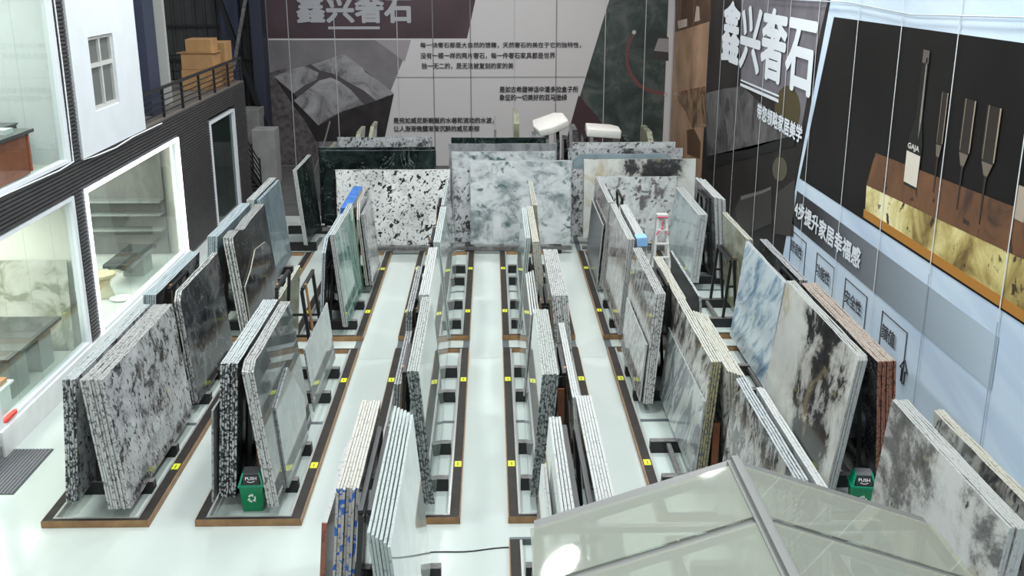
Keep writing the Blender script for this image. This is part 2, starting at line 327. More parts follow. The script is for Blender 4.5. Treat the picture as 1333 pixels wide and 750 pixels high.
def text_mesh(name, s, fit, mat, parent, bold=.0, depth=.003):
    """fit(u,v) maps the unit text box to the place; u to the right, v up"""
    cu = bpy.data.curves.new(name, 'FONT'); cu.body = s; cu.resolution_u = 3; cu.fill_mode = 'FRONT'
    t = bpy.data.objects.new(name, cu); COL.objects.link(t)
    bpy.context.view_layer.update()
    dg = bpy.context.evaluated_depsgraph_get()
    me = bpy.data.meshes.new_from_object(t.evaluated_get(dg), depsgraph=dg)
    bpy.data.objects.remove(t, do_unlink=True); bpy.data.curves.remove(cu)
    xs = [v.co.x for v in me.vertices]; ys = [v.co.y for v in me.vertices]
    x0, x1, y0, y1 = min(xs), max(xs), min(ys), max(ys)
    for v in me.vertices: v.co = fit((v.co.x - x0) / (x1 - x0), (v.co.y - y0) / (y1 - y0))
    me.materials.clear(); me.materials.append(mat)
    if bold:                                    # heavier strokes: the same letters repeated, shifted by a stroke's growth
        ew = 1 / (x1 - x0); eh = 1 / (y1 - y0); base = fit(0, 0); du = (fit(1, 0) - base) * ew * bold if isinstance(base, Vector) else (Vector(fit(1, 0)) - Vector(base)) * ew * bold; dv = (Vector(fit(0, 1)) - Vector(base)) * eh * bold
        nrm = du.cross(dv).normalized(); bm = bmesh.new(); src = me.copy(); bm.from_mesh(src)
        for k in range(8):
            sh = du * math.cos(k * math.pi / 4) + dv * math.sin(k * math.pi / 4); mm = src.copy()
            for v in mm.vertices: v.co = v.co + sh + nrm * (.0003 * (k + 1))
            bm.from_mesh(mm); bpy.data.meshes.remove(mm)
        bm.to_mesh(me); bm.free(); bpy.data.meshes.remove(src)
        if not me.materials: me.materials.append(mat)
    me.update(); o = bpy.data.objects.new(name, me); COL.objects.link(o); o.parent = parent
    return o

# ================================================================== THE SETTING
WX, WY, FX = 6.2, 36.4, -7.0          # right wall, back wall, building front
struct(MB().box(-14, 8, -2, 40, -.2, 0, K['floor']).build('floor'))
struct(MB().box(-14, WX, 28.9, 36.4, 0, .006, plain('shaded_floor', (.10, .098, .096), .7, noise=.2, scale=2)).build('floor_back'))  # dark sheet over the floor, painting in the unlit area behind the piles
struct(MB().box(WX, WX + .2, -1, WY + .2, 0, 9.5, plain('white_siding', (.55, .60, .66), .5)).build('wall_right'))
struct(MB().box(-7.46, WX + .2, WY, WY + .2, 0, 9.5, plain('grey_siding', (.45, .44, .46), .5)).build('wall_back'))
def ribbed_x(x0, x1, y, z0, z1, mat, pitch=.35):          # dark vertical siding
    b = MB(); n = int((x1 - x0) / pitch)
    pts = []
    for i in range(n):
        a = x0 + i * pitch
        pts += [(a, y, z0), (a + pitch * .72, y, z0), (a + pitch * .78, y - .04, z0), (a + pitch * .94, y - .04, z0)]
    pts += [(x1, y, z0), (x1, y + .1, z0), (x0, y + .1, z0)]
    return b.prism(pts, (0, 0, z1 - z0), mat)
struct(ribbed_x(-14, -7.46, WY, 0, 9.5, K['darkmetal']).build('wall_rear_siding'))
b = MB()
for z in (3.6, 4.7, 5.8): b.box(-14, -7.5, WY - .12, WY - .05, z, z + .07, K['black'])
struct(b.build('trim_1'))
# floor tracks and joints
RX = {1: (-5.66, -4.34), 2: (-3.74, -2.43), 3: (-1.75, -.43), 4: (.20, 1.55), 5: (2.10, 3.45), 6: (3.97, 5.30)}
ROWS = {1: (11.88, 18.0), 2: (18.65, 24.68)}
b = MB()
for c, (x0, x1) in RX.items():
    for x in (x0 + .05, x1 - .05):
        b.box(x - .06, x + .06, 18.0, 18.65, 0, .004, K['track']); b.box(x - .06, x + .06, 24.68, 26.5, 0, .004, K['track'])
struct(b.build('trim_2'))
b = MB()
for y in (17.72,):
    for c in range(1, 6): b.box(RX[c][1] + .05, RX[c + 1][0] - .05, y, y + .02, 0, .002, plain('floor_joint', (.45, .47, .45), .5))
struct(b.build('trim_3'))

# ------------------------------------------------------------------ office building on the left
def clad(b, y0, y1, z0, z1, x=FX, pitch=.066, dep=.035):
    n = max(1, round((z1 - z0) / pitch)); p = (z1 - z0) / n; pts = []
    for i in range(n):
        z = z0 + i * p
        pts += [(x - dep, y0, z + p * .02), (x, y0, z + p * .30), (x, y0, z + p * .80), (x - dep, y0, z + p * .98)]
    pts += [(x - .16, y0, z1), (x - .16, y0, z0)]
    return b.prism(pts, (0, y1 - y0, 0), K['clad'])
b = MB(); clad(b, 6, 30.5, 3.06, 3.56)
clad(b, 17.56, 17.96, .42, 3.06); clad(b, 23.66, 26.40, .30, 3.06); clad(b, 29.2, 30.5, 0, 3.06)
clad(b, 17.64, 18.02, 3.56, 9)
struct(b.build('wall_left'))
b = MB().box(FX - .16, FX + .03, 13.86, 23.8, 0, .40, K['curb']).box(FX - .16, FX + .03, 23.8, 29.2, 0, .24, K['curb'])
struct(b.build('trim_4'))
struct(MB().box(FX - 1.2, FX + .0, 11.5, 13.84, 0, .2, K['greystone']).build('trim_5'))
# slabs between storeys, inner walls
for nm, bx, mt in (('ceiling', (-11, FX - .17, 6, 30.4, 3.1, 3.56), K['wallin']), ('ceiling_office', (-11, FX - .1, 6, 17.6, 7.0, 7.1), K['wallin']),
                   ('wall_showroom_back', (-11.1, -11, 6, 30.4, 0, 3.1), K['wallin']), ('wall_showroom_middle', (-11, FX - .17, 17.7, 17.8, .3, 3.1), K['wallin']),
                   ('wall_showroom_far', (-11, FX - .17, 24.0, 24.1, .3, 3.1), K['wallin']), ('wall_showroom_end', (-11, FX - .17, 30.3, 30.4, .3, 3.1), K['wallin']),
                   ('floor_showroom', (-11, FX - .17, 6, 30.4, .2, .3), K['floor_in']), ('wall_office_back', (-10.1, -10, 6, 17.6, 3.56, 7.0), K['wallin']),
                   ('wall_office_far', (-10, FX - .1, 17.56, 17.64, 3.56, 9), K['white'])):
    struct(MB().box(*bx, mt).build(nm))
# white upper wall with a cut-out for the small window
b = MB(); y0, y1, z0, z1 = 18.9, 20.15, 4.26, 5.54
for a in ((18.04, y0, 3.56, 9), (y1, 21.5, 3.56, 9), (y0, y1, 3.56, z0), (y0, y1, z1, 9)): b.box(FX - .2, FX + .02, *a, K['white'])
b.box(FX - 1, FX - .2, 21.4, 21.5, 3.56, 9, K['white'])
struct(b.build('wall_upper'))
win = struct(bpy.data.objects.new('window_1', None)); COL.objects.link(win)
fb = MB(); f = plain('pale_window_frame', (.55, .55, .53), .4)
for a in ((y0, y0 + .06, z0, z1), (y1 - .06, y1, z0, z1), (y0 + .06, y1 - .06, z0, z0 + .07), (y0 + .06, y1 - .06, z1 - .06, z1), (19.5, 19.56, z0 + .07, z1 - .06), (y0 + .06, 19.5, 5.0, 5.07), (19.56, y1 - .06, 5.0, 5.07)):
    fb.box(FX - .12, FX - .02, *a, f)
fb.build('window_frame', win)
MB().box(FX - .09, FX - .07, y0 + .05, y1 - .05, z0 + .05, z1 - .05, plain('grey_window_film', (.13, .135, .13), .3)).build('pane', win)
# shop windows
def shopfront(name, y0, y1, z0, z1, cuts, fm, gm, led=False, fw=.08):
    e = struct(bpy.data.objects.new(name, None)); COL.objects.link(e)
    b = MB(); x0, x1 = FX - .14, FX - .01
    b.box(x0, x1, y0, y0 + fw, z0, z1, fm).box(x0, x1, y1 - fw, y1, z0, z1, fm).box(x0, x1, y0 + fw, y1 - fw, z0, z0 + .06, fm).box(x0, x1, y0 + fw, y1 - fw, z1 - .06, z1, fm)
    b.build('window_frame', e)
    ys = [y0 + fw] + cuts + [y1 - fw]
    for a, c in zip(ys, ys[1:]): MB().box(FX - .08, FX - .066, a + .004, c - .004, z0 + .05, z1 - .05, gm).build('pane', e)
    if led:
        b = MB(); q = .07
        b.box(FX, FX + .03, y0 - .02, y0 - .02 + q, z0, z1, K['led']).box(FX, FX + .03, y1 - q + .02, y1 + .02, z0, z1, K['led']).box(FX, FX + .03, y0, y1, z1 - q, z1 + .0, K['led'])
        b.build('led_strip', e)
    return e
shopfront('window_2', 13.9, 17.54, .40, 3.04, [14.75, 15.6, 16.6], K['white'], K['glass'], fw=.12)
shopfront('window_3', 18.0, 23.62, .40, 3.05, [18.95, 19.9, 21.0, 22.3], K['white'], K['glass'], led=True, fw=.03)
shopfront('window_4', 26.42, 29.18, .24, 2.95, [27.9], K['white'], K['darkglass'], fw=.2)
shopfront('window_5', 6.2, 17.62, 3.60, 7.0, [14.6, 16.2], K['white'], K['glass'], fw=.16)
shopfront('window_6', 11.5, 13.84, .2, 3.04, [12.7], K['white'], K['glass'])
# thin white lighting wire along the cladding
wp = [(FX + .02, 13, 3.62), (FX + .02, 15.2, 3.60), (FX + .02, 17.0, 3.57), (FX + .02, 17.62, 3.60), (FX + .02, 17.64, 4.2), (FX + .02, 17.66, 5.2), (FX + .02, 17.63, 8)]
tag(MB().tube(wp, .012, K['pure'], 6).build('wire'), 'thin white wire edging the upper office window', 'wire')
wp = [(FX + .04, 18.0, 8), (FX + .04, 18.02, 5), (FX + .04, 18.02, 3.56), (FX + .04, 18.5, 3.53), (FX + .04, 19.6, 3.50), (FX + .04, 20.6, 3.54), (FX + .04, 22.5, 3.53)]
tag(MB().tube(wp, .012, K['pure'], 6).build('wire'), 'thin white wire sagging below the white upper wall panel', 'wire')
# balcony
struct(MB().box(-10.2, FX - .02, 21.5, 30.5, 3.50, 3.58, plain('balcony_floor', (.16, .14, .125), .6)).build('floor_balcony'))
struct(MB().box(-8.0, -7.35, 23.2, 23.95, 3.58, 9, K['navy']).build('trim_6'))
b = MB().box(-9.2, -7.5, 25.1, 25.25, 3.58, 9, plain('grey_white_wall', (.42, .42, .40), .6)).box(-9.2, -7.8, 25.25, 26.2, 3.58, 9, K['white'])
struct(b.build('wall_balcony'))
b = MB()
for a in ((-8.75, -8.68, 3.6, 5.25), (-8.2, -8.13, 3.6, 5.25)): b.box(a[0], a[1], 25.06, 25.1, a[2], a[3], K['concrete'])
b.box(-8.75, -8.13, 25.06, 25.1, 5.25, 5.33, K['concrete'])
struct(b.build('door_1'))
rl = thing('balcony_railing', 'black steel railing along the balcony edge in front of cardboard boxes', 'railing', (FX, 26, 3.56))
m = K['black']; MB().box(-.09, -.03, -4.45, 4.45, .62, .68, m).build('handrail', rl)
for i in range(7): MB().box(-.085, -.035, -4.45 + i * 1.47, -4.39 + i * 1.47, 0.02, .62, m).build('post', rl)
for z in (.12, .24, .36, .48): MB().box(-.07, -.05, -4.45, 4.45, z, z + .022, m).build('crossbar', rl)
rl2 = thing('balcony_railing', 'short black railing at the far end of the balcony behind boxes', 'railing', (-9.2, 31.2, 3.0))
for z in (.5, .75, 1.0, 1.2): MB().box(-1.2, 1.2, -.02, .02, z, z + .03, m).build('crossbar', rl2)
for x in (-1.2, 0, 1.17): MB().box(x, x + .04, -.02, .02, 0, 1.2, m).build('post', rl2)
struct(MB().box(-10.5, -7.4, 30.5, 32.0, 2.9, 3.0, K['concrete']).build('floor_landing'))
# cardboard boxes on the balcony
def carton(x, y, z, sx, sy, sz, label, flap=False):
    t = thing('cardboard_box', label, 'box', (x, y, z), 0, 'cardboard boxes on the balcony')
    MB().box(-sx / 2, sx / 2, -sy / 2, sy / 2, 0, sz, K['cardboard']).build('body', t, bevel=.008)
    MB().box(-sx / 2 - .003, sx / 2 + .003, -.035, .035, sz * .6, sz + .003, K['tape']).build('tape', t)
    if flap: MB().box(-sx / 2 - .1, sx / 2 + .06, -sy / 2 - .05, sy / 2 - .1, sz, sz + .012, K['cardboard']).build('flap', t)
carton(-7.62, 28.5, 3.58, .85, .9, .52, 'large carton at the bottom left of the balcony stack behind the railing')
carton(-7.62, 28.5, 4.105, .82, .85, .42, 'carton with a sagging open flap, middle of the left balcony stack', True)
carton(-7.58, 28.5, 4.54, .66, .7, .33, 'small carton on top of the left balcony stack')
carton(-7.55, 29.75, 3.58, .7, .8, .5, 'bottom carton of the right balcony stack')
carton(-7.55, 29.75, 4.085, .7, .8, .62, 'top carton of the right balcony stack beside the brace')
# steel column, braces and blocks in the far corner
struct(MB().box(-8.9, -8.3, 36.0, 36.38, 0, 9, K['navy']).box(-7.85, -7.48, 35.7, 36.38, 0, 9.4, plain('navy_column', (.03, .034, .055), .5)).build('trim_7'))
struct(MB().bar((-9.0, 35.6, 6.4), (-7.5, 35.4, 1.5), .14, .14, K['black']).bar((-7.6, 35.2, 6.6), (-8.4, 35.2, 3.4), .1, .1, K['worn']).build('trim_8'))
tag(MB().box(-8.45, -7.55, 34.6, 35.5, 0, 2.2, K['concrete']).build('concrete_block', bevel=.02), 'tall grey concrete block behind the stair railing', 'block')
tag(MB().box(-7.52, -6.80, 33.2, 34.0, 0, 1.75, plain('pale_concrete', (.30, .30, .29), .8, noise=.15, scale=3)).build('concrete_block', bevel=.02), 'pale grey concrete block in front of the navy column', 'block')
st = thing('stair', 'dark steel stair with barred railing at the end of the building', 'stairs', (-7.6, 31.6, 0))
for i in range(7): MB().box(-.45, .35, -.9 + i * .27, -.63 + i * .27, 1.3 - i * .19 - .06, 1.3 - i * .19, K['darkmetal']).build('step', st)
MB().bar((.38, -.95, 1.2), (.38, 1.0, -.05 + .1), .05, .2, K['black']).build('stringer', st)
for k in range(5): MB().bar((.42, -.95, 1.35 + k * .17), (.42, 1.0, .18 + k * .17), .03, .03, K['black']).build('railing_bar', st)
for y, z in ((-.95, 1.2), (.05, .6), (1.0, .0)): MB().box(.40, .44, y - .02, y + .02, z, z + .98, K['black']).build('post', st)

# ------------------------------------------------------------------ rooms seen through the glass
d = thing('office_desk', 'cherry wood office desk with black top behind the upper left window', 'desk', (-7.75, 15.55, 3.57))
MB().box(-.75, .75, -.75, .75, .74, .79, K['darktop']).build('desk_top', d)
MB().box(-.7, .7, .6, .66, .15, .74, K['desk']).box(.62, .68, -.66, .6, .12, .74, K['desk']).build('front_panel', d)
MB().box(.3, .62, .25, .6, 0, .74, K['desk']).build('drawer_unit', d)
MB().box(-.68, -.4, .2, .6, 0, .74, K['desk']).build('drawer_unit', d)
mo = thing('monitor', 'pale blue computer monitor at the left end of the cherry desk', 'monitor', (-7.75, 15.75, 4.36))
MB().box(-.03, .0, -.28, .28, .12, .48, K['screen']).build('screen', mo); MB().box(-.02, .0, -.03, .03, .0, .12, K['ink']).box(-.1, .1, -.12, .12, 0, .015, K['ink']).build('stand', mo)
for i, (x, y, c, h, l) in enumerate([(-7.3, 15.2, (.55, .62, .68), .12, 'pale box of papers on the cherry desk'), (-7.25, 15.75, (.75, .76, .76), .07, 'white paper stack at the end of the cherry desk'), (-7.5, 14.9, (.4, .15, .2), .08, 'dark red packet on the cherry desk')]):
    tag(MB().box(x - .12, x + .12, y - .14, y + .14, 4.36, 4.36 + h, plain('desk_item', c, .5)).build('paper_box'), l, 'box')
d = thing('cabinet', 'black low cabinet behind the cherry desk by the white wall', 'cabinet', (-8.3, 17.0, 3.57))
MB().box(-.6, .6, -.3, .3, 0, .7, K['ink']).build('body', d); MB().box(-.62, .62, -.32, .32, .7, .73, K['darktop']).build('cabinet_top', d)
# lower left showroom
t = thing('display_table', 'dark stone table on grey block legs behind the lower left window', 'table', (-7.85, 16.15, .3))
MB().box(-.62, .55, -1.1, .95, .69, .75, K['darktop']).build('table_top', t, bevel=.006)
MB().box(-.35, .4, -.85, -.2, 0, .69, K['greystone']).build('leg', t); MB().box(-.35, .4, .3, .8, 0, .69, K['greystone']).build('leg', t)
t = thing('marble_panel', 'pale marble panel with green floral veining leaning in the lower left showroom', 'slab', (-7.98, 17.45, .3))
MB().box(-.68, .68, -.02, .02, 0, 1.6, stone('floral_marble', [(.4, (.26, .27, .20)), (.5, (.48, .47, .41)), (.7, (.58, .57, .52))], 1.5, 6, 1.5, rough=.2)).build('panel', t, rot=(R(-6), 0, 0)); MB().box(-.6, .6, -.02, .06, 0, .05, K['alu']).build('foot', t)
t['kind'] = 'thing'
t = thing('storage_tub', 'white storage tub with orange lid inside the lower left window', 'tub', (-7.5, 14.64, .3))
MB().box(-.22, .22, -.3, .3, 0, .42, K['pure']).build('body', t, bevel=.02); MB().box(-.26, .26, -.36, .36, .42, .46, K['pure']).build('rim', t, bevel=.01); MB().box(-.2, .2, -.28, .28, .46, .53, K['orange']).build('lid', t, bevel=.01)
t = thing('wall_shelf_unit', 'low dark shelf at the back of the lower left showroom', 'shelf', (-10.7, 16.6, .3))
MB().box(-.25, .25, -1, 1, .4, .48, K['darktop']).build('shelf_board', t)
for y in (-.9, .85): MB().box(-.2, .2, y, y + .06, 0, .4, K['ink']).build('leg', t)
t = tag(MB().tube([(FX - .12, 14.12, .45), (FX - .1, 14.25, .47), (FX - .08, 14.5, .49), (FX - .08, 14.56, .50)], [.02, .05, .04, .01], K['red'], 10).build('sandal'), 'small red object on the white marble curb by the lower left window', 'object')
t.location = (.07, -.1, -.0)
# lit showroom
t = thing('display_shelf', 'tall dark grey shelf wall with three shelves in the lit showroom', 'shelf', (-8.6, 23.75, .3))
MB().box(-1.0, 1.1, .1, .2, 0, 2.45, plain('grey_panel', (.17, .165, .16), .3)).build('back_panel', t)
for z in (.62, .98, 1.28): MB().box(-1.0, 1.1, -.25, .1, z, z + .04, K['greystone']).build('shelf_board', t)
t = thing('display_bench', 'dark cantilevered bench on a grey block in the lit showroom', 'bench', (-7.75, 21.9, .3))
MB().box(-.3, .3, -.75, .95, .42, .5, K['darktop']).build('bench_top', t, bevel=.006); MB().box(-.2, .25, .1, .7, 0, .42, K['greystone']).build('block_leg', t)
MB().bar((-.1, -.7, .42), (-.1, .1, .1), .2, .06, K['darktop']).build('brace', t)
t = thing('stool', 'beige hourglass stool beside the white plate in the lit showroom', 'stool', (-7.85, 20.55, .3))
MB().lathe([(.2, 0), (.19, .06), (.13, .25), (.14, .34), (.22, .43)], (0, 0, 0), K['beige']).build('base', t, smooth=True); MB().lathe([(.25, .43), (.26, .45), (.26, .49), (.24, .5)], (0, 0, 0), K['beige']).build('seat', t)
tag(MB().lathe([(.1, 0), (.2, .02), (.22, .05), (.2, .05), (.1, .03)], (-7.45, 20.35, .3), K['pure']).build('plate'), 'white round dish on the floor of the lit showroom', 'dish')
p_ = MB().prism([(0, 0, 0), (0, 1.3, 0), (0, 1.3, 1.5), (0, .2, 1.9)], (.03, 0, 0), K['greystone']).build('stone_slab', loc=(-8.9, 19.6, .3), rot=(0, R(-6), 0))
tag(p_, 'pale grey slab leaning behind the stool in the lit showroom', 'slab', kind='thing')

# ------------------------------------------------------------------ printed banners
def pr(name, c, rough=.45, **k): return plain('print_' + name, c, rough, spec=.5 if name == 'silver' else .18, **k)
def flatY(pts, layer, mat, name, parent):         # on the back wall
    y = WY - .012 - layer * .004
    return MB().prism([(x, y, z) for x, z in pts], (0, .003, 0), mat).build(name, parent)
def flatX(pts, layer, mat, name, parent):         # on the right wall
    x = WX - .012 - layer * .004
    return MB().prism([(x, y, z) for y, z in pts], (.003, 0, 0), mat).build(name, parent)
def pB(*ps): return [onY(a, c, WY) for a, c in ps]
def pR(*ps): return [onX(a, c, WX) for a, c in ps]
def cropB(s, ox, oy, *ps): return pB(*[(ox + a / s, oy + c / s) for a, c in ps])
def cropR(s, ox, oy, *ps): return pR(*[(ox + a / s, oy + c / s) for a, c in ps])

bb = thing('wall_banner', 'printed stone banner covering the whole back wall', 'banner')
flatY([(-7.44, 0), (6.15, 0), (6.15, 9.3), (-7.44, 9.3)], 0, pr('silver', (.60, .575, .575), .36), 'backdrop', bb)
q = pB((350, 50), (608, 50), (620, 0))
flatY([(-7.44, q[0][1]), (q[1][0], q[1][1]), (q[2][0] + .35, 7.2), (.0, 9.3), (-7.44, 9.3)], 1, pr('mauve', (.085, .06, .068), noise=.25, scale=.6), 'title_block', bb)
q = pB((535, 52), (470, 225))
flatY([(-7.44, 0), (q[1][0], 0), (q[0][0], q[0][1]), (-7.44, q[0][1])], 1, pr('picture_ground', (.20, .185, .195), noise=.2, scale=1.2), 'picture', bb)
flatY(pB((350, 95), (372, 88), (412, 165), (420, 215), (350, 215)), 2, pr('parquet', (.12, .105, .11), noise=.5, scale=6), 'picture_floor', bb)
flatY(pB((488, 52), (535, 52), (527, 80)), 2, pr('pale_triangle', (.33, .30, .32)), 'picture_corner', bb)
flatY(cropB(3.75, 340, 0, (65, 378), (160, 458), (330, 470), (500, 512), (560, 492), (648, 458), (600, 690), (270, 690), (215, 590), (140, 490)), 3, pr('stone_side', (.035, .03, .032), noise=.4, scale=2), 'printed_stone_side', bb)
ps = stone('printed_stone', [(.36, (.10, .095, .10)), (.47, (.26, .25, .26)), (.7, (.40, .39, .40))], 1.2, 11, 1.2, rough=.5)
for pts in ([(65, 375), (150, 335), (215, 322), (280, 355), (272, 388), (215, 415), (160, 455)],
            [(245, 315), (405, 262), (495, 330), (510, 352), (575, 395), (648, 455), (560, 490), (500, 440), (460, 420), (400, 385), (350, 358), (290, 345)],
            [(160, 490), (225, 440), (285, 392), (340, 378), (385, 398), (440, 440), (502, 510), (400, 540), (330, 575), (280, 612), (230, 560)]):
    flatY(cropB(3.75, 340, 0, *pts), 4, ps, 'printed_stone_top', bb)
flatY(cropB(3.75, 340, 0, (66, 378), (150, 334), (215, 322), (405, 262), (648, 455), (560, 490), (400, 545), (280, 612), (160, 456)), 3.5, pr('stone_gap', (.085, .075, .08)), 'printed_stone_gap', bb)
q = pB((793, 0), (735, 200))
flatY([(q[0][0] + .3, 6.6), (5.95, 6.6), (5.95, 0), (q[1][0] - .2, 0)], 1, stone('printed_green_marble', [(.38, (.018, .026, .024)), (.5, (.035, .055, .048)), (.58, (.075, .085, .08)), (.75, (.15, .145, .14))], 1.1, 13, .6, rough=.5, rough_n=.72), 'picture', bb)
flatY(pB((753, 124), (778, 152), (800, 190), (735, 190)), 2, pr('maroon', (.07, .04, .045)), 'picture_corner', bb)
arc = cropB(3.41, 640, 0, (632, 140), (605, 180), (592, 230), (595, 290), (612, 340), (650, 385), (700, 410), (775, 428))
arc2 = cropB(3.41, 640, 0, (775, 412), (705, 396), (660, 372), (626, 330), (609, 285), (606, 232), (617, 190), (638, 150))
flatY(arc + arc2, 2, pr('pipe', (.16, .07, .07)), 'printed_pipe', bb)
for c in ((632, 143), (773, 420)):
    x, z = cropB(3.41, 640, 0, c)[0]
    flatY([(x + .07 * math.cos(t), z + .07 * math.sin(t)) for t in [k * math.pi / 5 for k in range(10)]], 3, pr('pipe_end', (.5, .48, .48)), 'printed_pipe_end', bb)
flatY(cropB(3.41, 640, 0, (710, 230), (735, 165), (785, 165), (785, 270), (712, 265)), 2, pr('tray_dark', (.06, .055, .055)), 'printed_tray_side', bb)
flatY(cropB(3.41, 640, 0, (720, 225), (740, 170), (785, 172), (785, 232)), 3, pr('tray', (.30, .28, .29)), 'printed_tray', bb)
sm = pr('seam', (.50, .50, .50), .4)
for x in (-6.77, -5.23, -3.14, .79, 3.85, 5.2): flatY([(x, 0), (x + .025, 0), (x + .025, 9.3), (x, 9.3)], 5, sm, 'panel_seam', bb)
sd = pr('seam_dark', (.22, .215, .22), .4)
for x in (-1.95, -.69, 2.2): flatY([(x, 0), (x + .03, 0), (x + .03, 9.3), (x, 9.3)], 5, sd, 'panel_seam', bb)
flatY([(-3.3, 3.03), (3.2, 3.03), (3.2, 3.06), (-3.3, 3.06)], 5, pr('band_line', (.34, .33, .34)), 'panel_seam', bb)
def tB(s, x0, x1, z0, z1, mat, bold): text_mesh('lettering', s, lambda u, v: (x0 + u * (x1 - x0), WY - .04, z0 + v * (z1 - z0)), mat, bb, bold)
silver = pr('letter_silver', (.42, .42, .44)); dk = pr('letter_dark', (.05, .045, .05))
tB('鑫兴奢石', -6.42, -2.62, 4.86, 5.75, silver, .035)
flatY([(-5.42, 4.63), (-3.70, 4.63), (-3.70, 4.72), (-5.42, 4.72)], 2, silver, 'title_rule', bb)
tB('每一块奢石都是大自然的馈赠，天然奢石的美在于它的独特性，', -2.36, 3.05, 4.02, 4.20, dk, .018)
tB('没有一模一样的两片奢石，每一件奢石家具都是世界', -2.36, 2.18, 3.66, 3.86, dk, .018)
tB('独一无二的，是无法被复刻的家的美', -2.33, .77, 3.32, 3.52, dk, .018)
tB('是如古希腊神话中潘多拉盒子所', .30, 2.98, 2.53, 2.73, dk, .026)
tB('象征的一切美好的亚马逊绿', .30, 2.60, 2.26, 2.46, dk, .026)
tB('是宛如威尼斯蜿蜒的水巷和流动的水波，', -3.34, .10, 1.48, 1.68, dk, .026)
tB('让人渐渐微醺渐渐沉醉的威尼斯棕', -3.34, -.40, 1.20, 1.40, dk, .026)

rb = thing('wall_banner', 'long pale blue printed banner along the right wall with wine picture', 'banner')
skyb = stone('print_pale_blue', [(.35, (.50, .61, .76)), (.5, (.58, .69, .82)), (.75, (.66, .75, .86))], .5, 3, .4, (1, .25, 2.5), .25, rough=.42, ior=1.45)
flatX([(WY - .05, 0), (4, 0), (4, 9.3), (WY - .05, 9.3)], 0, skyb, 'backdrop', rb)
wd = pr('warm_wood', (.40, .25, .155), noise=.35, scale=.8)
flatX([(WY - .05, 0), (30.55, 0), (30.55, 9.3), (WY - .05, 9.3)], 1, wd, 'printed_wood_wall', rb)
flatX(cropR(2.27, 860, 0, (45, 95), (150, 62), (150, -40), (45, -40)), 2, pr('warm_dark', (.10, .055, .032), noise=.4, scale=1.5), 'printed_niche', rb)
flatX(cropR(2.27, 860, 0, (52, 62), (80, 55), (80, 78), (55, 85)), 3, pr('print_vase', (.5, .42, .34)), 'printed_vase', rb)
flatX(cropR(2.27, 860, 0, (102, 65), (118, 60), (116, 20), (108, 18)), 3, pr('print_vase2', (.5, .42, .34)), 'printed_vase', rb)
flatX(cropR(2.27, 860, 0, (38, 275), (95, 262), (135, 255), (135, 375), (95, 378), (75, 330)), 2, stone('print_warm_stone', [(.4, (.12, .06, .03)), (.5, (.30, .18, .10)), (.7, (.42, .28, .17))], 1.2, 8, 1), 'printed_table', rb)
flatX(cropR(2.27, 860, 0, (78, 385), (100, 380), (120, 420), (118, 470), (80, 455)), 2, pr('print_warm_chair', (.10, .055, .03)), 'printed_chair', rb)
sl = lambda z: 21.8 - z * .333
flatX([(30.55, 0), (sl(0), 0), (sl(9.3), 9.3), (30.55, 9.3)], 1, pr('interior_dark', (.022, .019, .018), noise=.5, scale=.5), 'printed_interior', rb)
flatX(cropR(2.27, 860, 0, (240, -10), (500, -10), (455, 180), (415, 400), (350, 300), (240, 240)), 2, pr('mauve_curtain', (.165, .155, .175), noise=.2, scale=2), 'printed_curtain', rb)
ell = lambda cx, cy, rx, ry: [(cx + rx * math.cos(t), cy + ry * math.sin(t)) for t in [k * math.pi / 10 for k in range(20)]]
flatX(cropR(2.27, 860, 0, *ell(378, 325, 38, 72)), 3, pr('olive', (.075, .06, .025)), 'printed_chair', rb)
flatX(cropR(2.27, 860, 0, (135, 275), (190, 262), (245, 255), (400, 398), (270, 440), (140, 462)), 4, stone('print_dark_stone', [(.4, (.03, .028, .028)), (.5, (.09, .085, .085)), (.7, (.16, .155, .155))], .9, 9, 1, rough=.5), 'printed_table', rb)
flatX(cropR(2.27, 860, 0, (140, 462), (400, 400), (400, 430), (140, 500)), 4, pr('table_edge', (.012, .012, .012)), 'printed_table_edge', rb)
flatX(cropR(2.27, 860, 0, *ell(355, 500, 22, 36)), 3, pr('chair_back', (.10, .088, .06)), 'printed_chair', rb)
flatX(cropR(2.27, 860, 0, (222, 620), (240, 578), (300, 562), (330, 550), (332, 660), (240, 700)), 3, pr('chair_dark', (.05, .046, .044)), 'printed_chair', rb)
flatX(cropR(2.27, 860, 0, (240, 580), (300, 564), (330, 552), (330, 560), (300, 573), (240, 592)), 4, pr('chair_edge', (.15, .145, .14)), 'printed_chair_edge', rb)
flatX(cropR(2.27, 860, 0, (335, 640), (345, 570), (400, 530), (395, 700), (340, 690)), 3, pr('chair_dark2', (.055, .05, .048)), 'printed_chair', rb)
# wine picture
photo = pR((1087, 22), (1333, 47), (1333, 405), (1042, 232))
slope_t = (photo[1][1] - photo[0][1]) / (photo[1][0] - photo[0][0])
flatX([photo[0], (4.5, 5.95), (4.5, 2.85), photo[3]], 2, pr('wine_black', (.009, .008, .0075), noise=.4, scale=.6), 'picture', rb)
island = stone('print_glowing_onyx', [(.33, (.05, .03, .012)), (.40, (.20, .13, .035)), (.50, (.42, .33, .11)), (.60, (.66, .57, .25)), (.74, (.95, .90, .60))], 1.0, 11, .5, rough=.5, bias=((16.3, 1.0, .13), (14.6, .45, -.09), (12.0, 1.2, .03)), spots=[((.05, .03, .012), 3.5, .60, .64, (1, 1, 1))])
islt = stone('print_amber_stone', [(.36, (.03, .014, .008)), (.45, (.12, .05, .02)), (.8, (.22, .10, .04))], 1.0, 10, .8, rough=.5, spots=[((.02, .01, .008), 3, .62, .66, (1, 1, 1))])
flatX([(16.98, 3.28), (4.6, 3.85), (4.6, 2.95), (16.93, 2.86)], 3, island, 'printed_island_front', rb)
